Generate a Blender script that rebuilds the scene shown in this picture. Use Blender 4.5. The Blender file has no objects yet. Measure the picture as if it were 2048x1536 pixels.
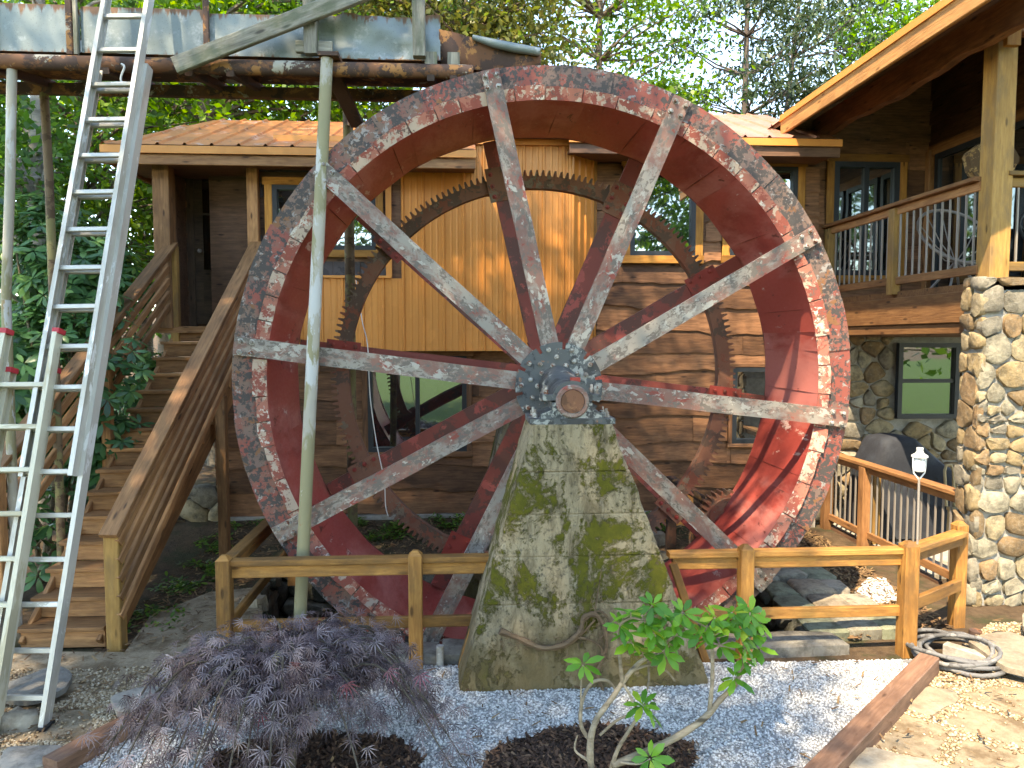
import bpy, bmesh, math, random
import numpy as np
from mathutils import Vector, Matrix, noise as mnoise
R = math.radians
random.seed(7); rng = np.random.default_rng(7)
scene = bpy.context.scene
col = scene.collection

# ------------------------------------------------------------------ camera, sky, sun, exposure
F_PX, HORIZON, YAW = 1450.0, 680.0, 3.5
CAM = Vector((0.0, 0.0, 2.5))
PITCH = math.atan((768 - HORIZON) / F_PX)
cd = bpy.data.cameras.new('camera'); cam = bpy.data.objects.new('camera', cd); col.objects.link(cam)
cam.location = CAM; cam.rotation_euler = (R(90) - PITCH, 0, -R(YAW))
cd.sensor_width = 36.0; cd.lens = F_PX / 2048 * 36.0; cd.clip_start = 0.05; cd.clip_end = 2000
scene.camera = cam
SUN_EL, SUN_AZ = 56.0, 214.0            # azimuth clockwise from +Y: the sun stands behind the camera, to its left
world = bpy.data.worlds.new('World'); scene.world = world; world.use_nodes = True
wn = world.node_tree; wn.nodes.clear()
sky = wn.nodes.new('ShaderNodeTexSky'); sky.sky_type = 'NISHITA'; sky.sun_disc = False
sky.sun_elevation = R(SUN_EL); sky.sun_rotation = R(SUN_AZ)
sky.air_density = 1.0; sky.dust_density = 0.0; sky.ozone_density = 2.0; sky.altitude = 1200
bg = wn.nodes.new('ShaderNodeBackground'); bg.inputs[1].default_value = 0.15
wo = wn.nodes.new('ShaderNodeOutputWorld')
wn.links.new(sky.outputs[0], bg.inputs[0]); wn.links.new(bg.outputs[0], wo.inputs[0])
sd = bpy.data.lights.new('sun', 'SUN'); sun = bpy.data.objects.new('sun', sd); col.objects.link(sun)
sd.energy = 2.0; sd.angle = R(0.53); sd.color = (1.0, 0.94, 0.84)
SUNV = Vector((math.sin(R(SUN_AZ)) * math.cos(R(SUN_EL)), math.cos(R(SUN_AZ)) * math.cos(R(SUN_EL)), math.sin(R(SUN_EL))))
sun.rotation_euler = SUNV.to_track_quat('Z', 'Y').to_euler(); sun.location = SUNV * 60
vs = scene.view_settings
vs.view_transform = 'Standard'; vs.look = 'None'; vs.gamma = 1.0; vs.use_curve_mapping = False
vs.exposure = 2.9
vs.use_white_balance = True; vs.white_balance_temperature = 8500.0; vs.white_balance_tint = 10.0   # the camera's white balance for open shade
scene.cycles.max_bounces = 7; scene.cycles.diffuse_bounces = 4; scene.cycles.transmission_bounces = 4; scene.cycles.transparent_max_bounces = 4

# ------------------------------------------------------------------ pixel (of the 2048 x 1536 photograph) to world
RM = cam.rotation_euler.to_matrix()
def ray(px, py): return RM @ Vector(((px - 1024) / F_PX, (768 - py) / F_PX, -1.0))
def onY(px, py, Y):
    d = ray(px, py); return CAM + d * ((Y - CAM.y) / d.y)
def onZ(px, py, Z=0.0):
    d = ray(px, py); return CAM + d * ((Z - CAM.z) / d.z)
def onX(px, py, X):
    d = ray(px, py); return CAM + d * ((X - CAM.x) / d.x)

# ------------------------------------------------------------------ object helpers
WM = {}
def link(name, me, M, parent=None, mat=None):
    o = bpy.data.objects.new(name, me); col.objects.link(o)
    if mat is not None and me is not None and not me.materials: me.materials.append(mat)
    if parent is not None:
        o.parent = parent; o.matrix_parent_inverse = WM[parent.name].inverted()
    o.matrix_basis = M; WM[o.name] = M.copy()
    return o
def tag(o, label, cat, group=None, kind=None):
    o['label'] = label
    if cat: o['category'] = cat
    if group: o['group'] = group
    if kind: o['kind'] = kind
    return o
def thing(name, label, cat, loc, group=None):
    o = link(name, None, Matrix.Translation(Vector(loc))); o.empty_display_size = 0.1
    return tag(o, label, cat, group)
def struct(o): o['kind'] = 'structure'; return o
def stuff(o): o['kind'] = 'stuff'; return o

class MB:
    def __init__(s): s.v = []; s.f = []
    def add(s, vs_, fs):
        b = len(s.v); s.v += [tuple(p) for p in vs_]; s.f += [tuple(i + b for i in f) for f in fs]; return s
    def box(s, c, d, M=None):
        x, y, z = [k / 2 for k in d]; c = Vector(c)
        vs_ = [Vector((i * x, j * y, k * z)) for i in (-1, 1) for j in (-1, 1) for k in (-1, 1)]
        if M is not None: vs_ = [M @ p for p in vs_]
        return s.add([c + p for p in vs_], [(0, 1, 3, 2), (4, 6, 7, 5), (0, 4, 5, 1), (2, 3, 7, 6), (0, 2, 6, 4), (1, 5, 7, 3)])
    def prism(s, poly, vec):
        n = len(poly); vec = Vector(vec); a = [Vector(p) for p in poly]; b = [p + vec for p in a]
        return s.add(a + b, [tuple(range(n))[::-1], tuple(range(n, 2 * n))] + [(i, (i + 1) % n, n + (i + 1) % n, n + i) for i in range(n)])
    def tube(s, pts, rad, n=8, cap=True):
        pts = [Vector(p) for p in pts]
        if not hasattr(rad, '__len__'): rad = [rad] * len(pts)
        rings = []; up = None
        for i, p in enumerate(pts):
            t = (pts[min(i + 1, len(pts) - 1)] - pts[max(i - 1, 0)]).normalized()
            if up is None:
                up = Vector((0, 0, 1)) if abs(t.z) < 0.9 else Vector((0, 1, 0))
            x = up.cross(t).normalized(); y = t.cross(x).normalized(); up = y
            rings.append([p + (x * math.cos(2 * math.pi * k / n) + y * math.sin(2 * math.pi * k / n)) * rad[i] for k in range(n)])
        b = len(s.v)
        for r in rings: s.v += [tuple(q) for q in r]
        for i in range(len(rings) - 1):
            for k in range(n):
                s.f.append((b + i * n + k, b + i * n + (k + 1) % n, b + (i + 1) * n + (k + 1) % n, b + (i + 1) * n + k))
        if cap:
            s.f.append(tuple(b + k for k in range(n))[::-1]); s.f.append(tuple(b + (len(rings) - 1) * n + k for k in range(n)))
        return s
    def lathe(s, c, axis, prof, n=24):     # prof: (distance along axis, radius)
        c = Vector(c); a = Vector(axis).normalized(); u = a.orthogonal().normalized(); w = a.cross(u); b = len(s.v)
        for t, r in prof: s.v += [tuple(c + a * t + (u * math.cos(2 * math.pi * k / n) + w * math.sin(2 * math.pi * k / n)) * r) for k in range(n)]
        for i in range(len(prof) - 1):
            for k in range(n):
                s.f.append((b + i * n + k, b + i * n + (k + 1) % n, b + (i + 1) * n + (k + 1) % n, b + (i + 1) * n + k))
        s.f.append(tuple(b + k for k in range(n))[::-1]); s.f.append(tuple(b + (len(prof) - 1) * n + k for k in range(n)))
        return s
    def build(s, name, mat, parent=None, origin=None, smooth=False, fix=True):
        P = np.array(s.v, dtype=float)
        if origin is None: origin = (P.min(0) + P.max(0)) / 2
        origin = Vector(origin); P = P - np.array(origin)
        me = bpy.data.meshes.new(name); me.from_pydata(P.tolist(), [], s.f)
        if fix:
            bm = bmesh.new(); bm.from_mesh(me); bmesh.ops.recalc_face_normals(bm, faces=bm.faces); bm.to_mesh(me); bm.free()
        if smooth: sm(me, smooth)
        me.update()
        return link(name, me, Matrix.Translation(origin), parent, mat)
def sm(me, ang=40):
    me.polygons.foreach_set('use_smooth', [True] * len(me.polygons))
    if ang is not True and ang < 180:
        try: me.set_sharp_from_angle(angle=R(ang))
        except Exception: pass

_bc = {}
def board_mesh(L, w, t, name):
    k = (round(L, 3), round(w, 3), round(t, 3), name)
    if k in _bc: return _bc[k]
    c = min(0.006, w * .12, t * .2); y, z = t / 2, w / 2
    prof = [(-y + c, -z), (y - c, -z), (y, -z + c), (y, z - c), (y - c, z), (-y + c, z), (-y, z - c), (-y, -z + c)]
    vs_ = [(-L / 2, a, b) for a, b in prof] + [(L / 2, a, b) for a, b in prof]
    fs = [tuple(range(8))[::-1], tuple(range(8, 16))] + [(i, (i + 1) % 8, 8 + (i + 1) % 8, 8 + i) for i in range(8)]
    me = bpy.data.meshes.new(name); me.from_pydata(vs_, [], [f[::-1] for f in fs]); 
    bm = bmesh.new(); bm.from_mesh(me); bmesh.ops.recalc_face_normals(bm, faces=bm.faces); bm.to_mesh(me); bm.free()
    _bc[k] = me; return me
def board(name, mat, parent, p0, p1, w, t, up=(0, 0, 1), share=True):
    """a timber from p0 to p1: w measured along up, t across"""
    p0, p1 = Vector(p0), Vector(p1); x = (p1 - p0); L = x.length; x.normalize()
    u = Vector(up); z = (u - x * u.dot(x)).normalized(); y = z.cross(x)
    M = Matrix((x, y, z)).transposed().to_4x4(); M.translation = (p0 + p1) / 2
    me = board_mesh(L, w, t, name + '_' + mat.name)
    return link(name, me, M, parent, mat)

def np_mesh(name, V, Fq, mat, parent=None, origin=(0, 0, 0), smooth=False):
    V = np.asarray(V, dtype=np.float32) - np.array(origin, dtype=np.float32); Fq = np.asarray(Fq, dtype=np.int32)
    k = Fq.shape[1]; me = bpy.data.meshes.new(name)
    me.vertices.add(len(V)); me.vertices.foreach_set('co', V.ravel())
    me.loops.add(Fq.size); me.loops.foreach_set('vertex_index', Fq.ravel())
    me.polygons.add(len(Fq)); me.polygons.foreach_set('loop_start', np.arange(0, Fq.size, k, dtype=np.int32))
    me.polygons.foreach_set('loop_total', np.full(len(Fq), k, dtype=np.int32))
    if smooth: me.polygons.foreach_set('use_smooth', np.ones(len(Fq), dtype=bool))
    me.update(calc_edges=True); me.validate()
    return link(name, me, Matrix.Translation(Vector(origin)), parent, mat)
def unit(a): return a / np.maximum(np.linalg.norm(a, axis=-1, keepdims=True), 1e-9)
def scatter(T, FT, pos, X, Y, Z, sc):
    """copies of template T (k,3) with faces FT at pos, with per-copy axes X, Y, Z and scale"""
    T = np.asarray(T, float); n = len(pos); sc = np.broadcast_to(np.asarray(sc, float), (n,))
    V = pos[:, None, :] + sc[:, None, None] * (T[None, :, 0, None] * X[:, None, :] + T[None, :, 1, None] * Y[:, None, :] + T[None, :, 2, None] * Z[:, None, :])
    Fa = np.asarray(FT)[None] + (np.arange(n) * len(T))[:, None, None]
    return V.reshape(-1, 3), Fa.reshape(-1, len(FT[0]))
def frames(d, nrm=None):
    d = unit(d)
    r = rng.normal(size=d.shape) if nrm is None else nrm
    y = unit(np.cross(r, d)); z = np.cross(d, y)
    return d, y, z

# ------------------------------------------------------------------ node helpers
class NT:
    def __init__(s, name):
        s.m = bpy.data.materials.new(name); s.m.use_nodes = True; s.t = s.m.node_tree; s.t.nodes.clear()
        s.out = s.t.nodes.new('ShaderNodeOutputMaterial')
    def n(s, typ, **kw):
        nd = s.t.nodes.new(typ)
        for k, v in kw.items(): setattr(nd, k, v)
        return nd
    def set(s, sock, v):
        if v is None: return
        if isinstance(v, bpy.types.NodeSocket): s.t.links.new(v, sock)
        elif isinstance(v, (tuple, list)) and sock.type == 'RGBA': sock.default_value = tuple(v) + ((1,) if len(v) == 3 else ())
        else: sock.default_value = v
    def co(s, scale=(1, 1, 1), rnd=True, out='Object'):
        tc = s.n('ShaderNodeTexCoord'); mp = s.n('ShaderNodeMapping'); s.set(mp.inputs['Scale'], scale); s.set(mp.inputs[0], tc.outputs[out])
        if rnd:
            oi = s.n('ShaderNodeObjectInfo'); m = s.n('ShaderNodeMath', operation='MULTIPLY'); s.set(m.inputs[0], oi.outputs['Random']); m.inputs[1].default_value = 37.0
            cx = s.n('ShaderNodeCombineXYZ')
            for i in range(3): s.set(cx.inputs[i], m.outputs[0])
            s.set(mp.inputs['Location'], cx.outputs[0])
        return mp.outputs[0]
    def noise(s, co, scale, detail=5, rough=.6, dist=0.0):
        nd = s.n('ShaderNodeTexNoise'); s.set(nd.inputs['Vector'], co); nd.inputs['Scale'].default_value = scale; nd.inputs['Detail'].default_value = detail
        nd.inputs['Roughness'].default_value = rough; nd.inputs['Distortion'].default_value = dist
        return nd.outputs[0]
    def vor(s, co, scale, feat='F1', out=0, rand=1.0):
        nd = s.n('ShaderNodeTexVoronoi', feature=feat); s.set(nd.inputs['Vector'], co); nd.inputs['Scale'].default_value = scale
        nd.inputs['Randomness'].default_value = rand
        return nd.outputs[out]
    def ramp(s, fac, stops, interp='LINEAR'):
        nd = s.n('ShaderNodeValToRGB'); cr = nd.color_ramp; cr.interpolation = interp
        while len(cr.elements) < len(stops): cr.elements.new(0.5)
        for e, (p, c) in zip(cr.elements, stops):
            e.position = p; e.color = (c, c, c, 1) if not hasattr(c, '__len__') else (tuple(c) + (1,))[:4]
        s.set(nd.inputs[0], fac); return nd.outputs[0]
    def mix(s, fac, a, b, blend='MIX'):
        nd = s.n('ShaderNodeMix', data_type='RGBA', blend_type=blend); s.set(nd.inputs[0], fac); s.set(nd.inputs[6], a); s.set(nd.inputs[7], b); return nd.outputs[2]
    def math(s, op, a, b=None, clamp=False):
        nd = s.n('ShaderNodeMath', operation=op); nd.use_clamp = clamp; s.set(nd.inputs[0], a); s.set(nd.inputs[1], b); return nd.outputs[0]
    def rnd(s): return s.n('ShaderNodeObjectInfo').outputs['Random']
    def island(s): return s.n('ShaderNodeNewGeometry').outputs['Random Per Island']
    def hsv(s, c, h=None, sat=None, v=None):
        nd = s.n('ShaderNodeHueSaturation'); s.set(nd.inputs['Hue'], h); s.set(nd.inputs['Saturation'], sat); s.set(nd.inputs['Value'], v); s.set(nd.inputs['Color'], c); return nd.outputs[0]
    def rng(s, x, a, b):
        nd = s.n('ShaderNodeMapRange'); s.set(nd.inputs[0], x); nd.inputs[3].default_value = a; nd.inputs[4].default_value = b; return nd.outputs[0]
    def bump(s, h, strength=.4, dist=.01):
        nd = s.n('ShaderNodeBump'); nd.inputs['Strength'].default_value = strength; nd.inputs['Distance'].default_value = dist; s.set(nd.inputs['Height'], h); return nd.outputs[0]
    def pbr(s, color, rough=.7, metal=0.0, normal=None, spec=.4, **kw):
        p = s.n('ShaderNodeBsdfPrincipled'); s.set(p.inputs['Base Color'], color); s.set(p.inputs['Roughness'], rough); s.set(p.inputs['Metallic'], metal)
        s.set(p.inputs['Specular IOR Level'], spec); s.set(p.inputs['Normal'], normal)
        for k, v in kw.items(): s.set(p.inputs[k], v)
        return p.outputs[0]
    def done(s, shader): s.t.links.new(shader, s.out.inputs[0]); return s.m

def m_wood(name, dark, light, rough=.65, vary=.35, fine=1.0, weather=None):
    t = NT(name); c = t.co((1.2, 14 * fine, 14 * fine)); g = t.noise(c, 3.0, 8, .65, .6)
    c2 = t.co((2.0, 5, 5)); b = t.noise(c2, 1.3, 3, .6)
    base = t.ramp(g, [(.28, dark), (.50, [(a + b_) / 2 for a, b_ in zip(dark, light)]), (.74, light)])
    base = t.mix(t.ramp(b, [(.45, 0), (.75, .75)]), base, tuple(k * .62 for k in dark))
    kn = t.vor(t.co((1.6, 5.5, 5.5)), 1.9); base = t.mix(t.ramp(kn, [(.08, .9), (.17, 0)]), base, tuple(k * .35 for k in dark))
    if weather: base = t.mix(t.ramp(t.noise(t.co((1, 3, 3)), 2.2, 6, .7), [(.48, 0), (.62, .8)]), base, weather)
    v = t.rng(t.rnd(), 1 - vary, 1 + vary); base = t.hsv(base, None, None, v)
    return t.done(t.pbr(base, rough, 0, t.bump(g, .7, .007), .3))
def m_paint(name, coat, patches, rough=.55, bumpd=.004, metal=0.0, scale=1.0, stretch=(1, 1, 1)):
    """layers of worn paint: patches = [(colour, noise scale, threshold lo, hi, detail)]"""
    t = NT(name); co = t.co(stretch); base = t.mix(t.noise(co, 3 * scale, 4), tuple(k * .8 for k in coat), tuple(min(1, k * 1.2) for k in coat)); h = None
    for colr, sc, lo, hi, det in patches:
        n_ = t.math('ADD', t.math('MULTIPLY', t.noise(co, sc * scale, det, .68, .3), .68), t.math('MULTIPLY', t.noise(co, sc * scale * .23 + .4, 3, .5), .32)); l_ = .5 + (lo - .5) * .72; f = t.ramp(n_, [(l_, 0), (l_ + (.022 if hi - lo < .15 else .09), 1)])
        base = t.mix(f, base, colr); h = f if h is None else t.math('ADD', h, f)
    fine = t.noise(co, 45 * scale, 4)
    hh = t.math('ADD', t.math('MULTIPLY', h, .6), t.math('MULTIPLY', fine, .35)) if h is not None else fine
    return t.done(t.pbr(base, t.rng(fine, rough - .1, min(1, rough + .2)), metal, t.bump(hh, .4, bumpd), .4))
def m_leaf(name, stops, trans=.35, rough=.45, obj_var=.15):
    t = NT(name); c = t.ramp(t.island(), stops); c = t.hsv(c, None, None, t.rng(t.rnd(), 1 - obj_var, 1 + obj_var))
    p = t.pbr(c, rough, 0, None, .35); tr = t.n('ShaderNodeBsdfTranslucent'); t.set(tr.inputs[0], t.hsv(c, .495, 1.1, 1.6))
    mx = t.n('ShaderNodeMixShader'); mx.inputs[0].default_value = trans; t.t.links.new(p, mx.inputs[1]); t.t.links.new(tr.outputs[0], mx.inputs[2])
    return t.done(mx.outputs[0])
def m_chips(name, stops, rough=.85):
    t = NT(name); c = t.ramp(t.island(), stops); return t.done(t.pbr(c, rough, 0, None, .25))
def m_stone(name, stops, rough=.85, bs=.6, dark=(.05, .045, .035)):
    t = NT(name); co = t.co((1, 1, 1)); c = t.ramp(t.rnd(), stops, 'CONSTANT')
    n1 = t.noise(co, 9, 8, .7); n2 = t.noise(co, 30, 6, .7)
    c = t.mix(t.ramp(n1, [(.36, .65), (.56, 0)]), c, dark); c = t.mix(t.ramp(n2, [(.52, 0), (.82, .4)]), c, (.50, .46, .37)); c = t.mix(t.ramp(t.noise(co, 3.5, 5, .6), [(.48, 0), (.68, .55)]), c, t.hsv(c, .49, 1.15, .62))
    h = t.math('ADD', n1, t.math('MULTIPLY', n2, .5))
    return t.done(t.pbr(c, rough, 0, t.bump(h, bs, .02), .25))

# wood
W_fence = m_wood('treated_pine', (.20, .082, .02), (.43, .21, .056), weather=(.15, .075, .026))
W_stair = m_wood('stained_pine', (.19, .085, .034), (.46, .23, .095))
W_post = m_wood('honey_post_wood', (.25, .13, .035), (.42, .235, .07), weather=(.20, .12, .05))
W_trim = m_wood('orange_trim_wood', (.30, .115, .022), (.50, .235, .05))
W_deck = m_wood('deck_wood', (.18, .075, .03), (.37, .18, .07))
W_side = m_wood('live_edge_siding', (.10, .042, .019), (.31, .145, .068), vary=.45)
W_sided = m_wood('dark_siding', (.095, .047, .027), (.23, .12, .07), vary=.25)
W_door = m_wood('dark_door_wood', (.06, .036, .022), (.13, .08, .048), vary=.1)
W_grey = m_wood('weathered_grey_wood', (.12, .105, .08), (.40, .36, .28), vary=.2, weather=(.10, .11, .06))
W_fascia = m_wood('orange_fascia_wood', (.36, .15, .045), (.58, .28, .095), vary=.12)
W_timber = m_wood('brown_edging_timber', (.13, .065, .04), (.27, .15, .095), vary=.15)
W_soffit = m_wood('soffit_wood', (.14, .062, .034), (.32, .15, .08), vary=.2)
W_beam = m_wood('live_edge_beam_wood', (.13, .05, .022), (.36, .155, .062), vary=.1)
# metals and paint
RED, DRED = (.36, .064, .05), (.17, .026, .018)
M_shroud = m_paint('worn_shroud_paint', (.15, .095, .075), [((.24, .06, .042), 3.4, .48, .60, 8), ((.17, .105, .075), 2.0, .50, .68, 6), ((.25, .22, .195), 16, .58, .68, 6), ((.055, .045, .04), 26, .50, .62, 6), ((.20, .085, .035), 7, .62, .72, 6)], .65)
M_flange = m_paint('worn_flange_paint', (.34, .12, .08), [((.42, .31, .23), 4.5, .49, .62, 8), ((.25, .06, .04), 9, .50, .60, 8), ((.14, .08, .06), 22, .58, .66, 6), ((.52, .46, .38), 17, .62, .70, 4)], .65)
M_sole = m_paint('red_sole_paint', RED, [((.25, .038, .03), 1.6, .50, .70, 5), ((.44, .14, .115), 1.7, .50, .72, 7), ((.50, .33, .28), 9, .66, .72, 9), ((.16, .04, .03), 14, .66, .72, 7)], .45, .003, 0, 1, (1, .35, 1))
M_spoke = m_paint('worn_grey_spoke', (.255, .22, .18), [((.20, .10, .075), 5, .42, .60, 8), ((.13, .105, .085), 19, .52, .66, 8), ((.36, .325, .27), 10, .58, .68, 8), ((.24, .055, .038), 5, .62, .72, 7)], .65, .003, 0, 1, (1, 1.6, 1.6))
M_bspoke = m_paint('dull_red_spoke', (.19, .038, .026), [((.10, .035, .025), 3, .5, .64, 5), ((.30, .06, .045), 6, .58, .68, 5)], .55, .002)
M_bracket = m_paint('red_bracket', (.24, .032, .022), [((.12, .03, .02), 5, .52, .64, 5)], .5, .002)
M_gear = m_paint('rusty_gear', (.19, .085, .05), [((.10, .06, .04), 5, .50, .62, 6), ((.20, .065, .035), 7, .55, .66, 6), ((.16, .12, .08), 12, .6, .7, 5)], .75, .003)
M_hub = m_paint('hub_iron', (.085, .09, .088), [((.30, .30, .27), 7, .57, .66, 7), ((.045, .045, .045), 10, .52, .62, 6), ((.25, .12, .07), 14, .64, .7, 5)], .5, .003, .2)
M_bolt = m_paint('bolt_iron', (.20, .17, .14), [((.38, .36, .32), 20, .5, .6, 4), ((.16, .06, .035), 15, .55, .65, 4)], .5, .001, .3)
M_rust = m_paint('rusted_steel', (.16, .07, .035), [((.07, .04, .03), 4, .48, .6, 6), ((.30, .14, .05), 9, .56, .66, 6), ((.34, .31, .25), 5, .60, .68, 6)], .8, .004)
M_brown = m_paint('brown_angle_iron', (.085, .040, .026), [((.05, .03, .022), 4, .5, .62, 5)], .75, .003)
M_axle = m_paint('rust_axle_end', (.20, .085, .045), [((.12, .055, .03), 9, .5, .62, 6), ((.28, .14, .07), 16, .56, .66, 5)], .8, .002)
M_pole = m_paint('weathered_grey_pole', (.36, .325, .26), [((.25, .22, .12), 2.2, .5, .62, 6), ((.44, .43, .40), 6, .55, .66, 5), ((.28, .16, .07), 9, .66, .72, 5)], .6, .002, .1, 1, (1, 1, .35))
M_brnpole = m_paint('old_brown_pole', (.15, .10, .055), [((.20, .17, .07), 4, .5, .62, 6), ((.09, .055, .03), 9, .55, .65, 5)], .75, .003)
M_alu = m_paint('ladder_aluminium', (.50, .475, .42), [((.38, .35, .29), 3, .5, .65, 6), ((.68, .67, .64), 9, .58, .68, 5)], .42, .0006, .35, 1, (.3, 1, 1))
M_alu2 = m_paint('ladder_old_aluminium', (.52, .48, .37), [((.40, .35, .24), 3, .52, .65, 6), ((.30, .22, .13), 18, .66, .72, 5)], .5, .0006, .25, 1, (.3, 1, 1))
M_orange = m_paint('orange_metal_siding', (.68, .265, .06), [((.64, .245, .054), 1.5, .45, .6, 3), ((.42, .17, .04), 22, .70, .76, 6)], .38, .0006, .1)
M_roof = m_paint('orange_metal_roof', (.58, .20, .06), [((.48, .16, .05), 2.5, .5, .62, 5), ((.16, .08, .045), 14, .63, .70, 6), ((.60, .33, .22), 5, .6, .72, 5)], .42, .001, .15)
M_roofp = m_paint('roof_metal_sunlit_tint', (.42, .20, .13), [((.36, .165, .10), 2, .45, .6, 4), ((.25, .11, .06), 20, .70, .76, 5)], .35, .001, .2)  # same roof metal, its sunlit pink put into the colour
M_black = m_paint('black_window_frame', (.018, .022, .027), [], .4, .0003)
M_white = m_paint('white_enamel', (.62, .62, .60), [((.42, .38, .32), 12, .6, .7, 5)], .45, .0006)
M_redcap = m_paint('red_plastic_cap', (.45, .03, .04), [], .5, .0003)
M_baluster = m_paint('grey_baluster', (.30, .26, .22), [], .5, .0003, .3)
M_cover = m_paint('black_cover_cloth', (.016, .018, .024), [((.026, .03, .038), 3, .5, .65, 5)], .75, .004)
M_hose = m_paint('grey_hose', (.13, .125, .12), [((.07, .066, .062), 5, .5, .62, 5), ((.20, .19, .175), 11, .58, .68, 5)], .7, .001)
M_chair = m_paint('tan_chair_plastic', (.40, .30, .16), [], .5, .0003)
M_wire = m_paint('pale_wire', (.62, .60, .55), [], .5, .0002)
M_dkplastic = m_paint('dark_plastic', (.02, .02, .02), [], .5, .0003)
M_shingle = m_paint('grey_brown_shingle', (.075, .062, .062), [((.05, .043, .043), 7, .5, .62, 5)], .8, .002)
def mk_galv():
    t = NT('galvanised_sheet'); co = t.co((1, 1, 1)); base = t.mix(t.noise(co, 3, 6, .7), (.12, .145, .138), (.25, .28, .262))
    base = t.mix(t.ramp(t.vor(co, 55), [(.06, .7), (.20, 0)]), base, (.075, .08, .06))
    base = t.mix(t.ramp(t.noise(co, 4.5, 8, .72), [(.55, 0), (.66, .8)]), base, (.38, .39, .37))
    # rust stains creep in from the top and bottom edges of each sheet
    sx = t.n('ShaderNodeSeparateXYZ'); tc = t.n('ShaderNodeTexCoord'); t.set(sx.inputs[0], tc.outputs['Object'])
    az = t.math('MAXIMUM', sx.outputs[2], t.math('SUBTRACT', t.math('MULTIPLY', sx.outputs[2], -1.0), .035)); n_ = t.noise(t.co((9, 9, 1.2)), 2.2, 6, .65)
    e = t.math('ADD', az, t.math('MULTIPLY', t.math('SUBTRACT', n_, .5), .30)); f = t.ramp(e, [(.135, 0), (.165, 1)])
    base = t.mix(f, base, t.mix(t.noise(co, 14, 5), (.07, .04, .028), (.26, .12, .05)))
    return t.done(t.pbr(base, .5, .3, t.bump(t.noise(co, 12, 6), .35, .01), .5))
M_galv = mk_galv()
def mk_glass():
    t = NT('window_glass'); p = t.pbr((.012, .015, .016), .04, 0, None, .5); g = t.n('ShaderNodeBsdfGlossy'); g.inputs['Roughness'].default_value = .015
    t.set(g.inputs['Color'], (.95, 1, .97)); wob = t.noise(t.co((1, 1, 1)), 1.5, 1); nb = t.bump(wob, .12, .02); t.set(g.inputs['Normal'], nb)
    mx = t.n('ShaderNodeMixShader'); mx.inputs[0].default_value = .34; t.t.links.new(p, mx.inputs[1]); t.t.links.new(g.outputs[0], mx.inputs[2]); return t.done(mx.outputs[0])
M_glass = mk_glass()
def mk_concrete(name, moss, base1=(.30, .26, .18), base2=(.52, .46, .33)):
    t = NT(name); co = t.co((1, 1, 1), False); b = t.mix(t.noise(co, 2.5, 8, .7), base1, base2)
    st = t.noise(t.co((1, 1, .3), False), 11, 8, .75, .4); b = t.mix(t.ramp(st, [(.46, 0), (.62, .85)]), b, (.095, .072, .04))
    b = t.mix(t.ramp(t.noise(co, 28, 6, .7), [(.54, 0), (.68, .85)]), b, (.05, .045, .035))
    b = t.mix(t.ramp(t.noise(t.co((1, 1, .25), False), 6, 6, .6), [(.60, 0), (.74, .6)]), b, (.47, .41, .30))
    # damp brown staining low down on the block, moss in patches
    mo = t.noise(t.co((1, 1, .7), False), 2.6, 8, .72, .5); mo = t.math('ADD', mo, t.math('MULTIPLY', t.math('SUBTRACT', t.noise(co, 30, 6, .75), .5), .34)); f = t.ramp(mo, [(moss + .005, 0), (moss + .06, 1)])
    mc = t.mix(t.noise(co, 18, 5), (.028, .034, .008), (.14, .125, .014)); b = t.mix(f, b, mc)
    zz = t.n('ShaderNodeSeparateXYZ'); t.set(zz.inputs[0], t.n('ShaderNodeTexCoord').outputs['Object']); low = t.math('MULTIPLY', t.math('SUBTRACT', .62, zz.outputs[2]), .45)
    b = t.mix(t.ramp(t.math('ADD', t.noise(co, 2.2, 7, .7), low), [(.54, 0), (.72, .8)]), b, (.135, .10, .048))
    h = t.math('ADD', st, t.math('MULTIPLY', f, .9)); h = t.math('ADD', h, t.math('MULTIPLY', t.noise(co, 60, 4), .3))
    return t.done(t.pbr(b, .92, 0, t.bump(h, .8, .015), .15))
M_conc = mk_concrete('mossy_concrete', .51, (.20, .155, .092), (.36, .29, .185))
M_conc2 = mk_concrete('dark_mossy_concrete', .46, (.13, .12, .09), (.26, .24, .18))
def mk_ground(name, c1, c2, c3, s=6, bd=.03):
    t = NT(name); co = t.co((1, 1, 1), False); b = t.mix(t.ramp(t.noise(co, s, 8, .75), [(.35, 0), (.65, 1)]), c1, c2)
    b = t.mix(t.ramp(t.noise(co, s * .35, 6, .7), [(.5, 0), (.62, .8)]), b, c3); h = t.noise(co, s * 5, 6, .75)
    return t.done(t.pbr(b, .95, 0, t.bump(h, .8, bd), .15))
G_dirt = mk_ground('leafy_soil', (.055, .036, .022), (.13, .085, .05), (.045, .05, .022))
G_sand = mk_ground('sandy_fines', (.20, .15, .095), (.34, .265, .175), (.12, .08, .045), 9, .012)
G_grav = mk_ground('white_gravel_bed', (.20, .20, .195), (.38, .375, .365), (.29, .285, .28), 40, .012)
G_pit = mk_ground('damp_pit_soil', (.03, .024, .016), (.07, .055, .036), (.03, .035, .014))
G_concfloor = mk_ground('sandy_concrete_floor', (.27, .245, .21), (.40, .365, .31), (.20, .165, .12), 12, .006)
G_mortar = mk_ground('grey_mortar', (.27, .26, .235), (.38, .365, .33), (.22, .21, .19), 14, .008)
ST_column = m_stone('tan_fieldstone', [(0, (.31, .225, .12)), (.17, (.34, .27, .165)), (.34, (.21, .14, .075)), (.5, (.33, .29, .21)), (.66, (.28, .18, .095)), (.82, (.24, .21, .16))], .9, .9)
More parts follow.
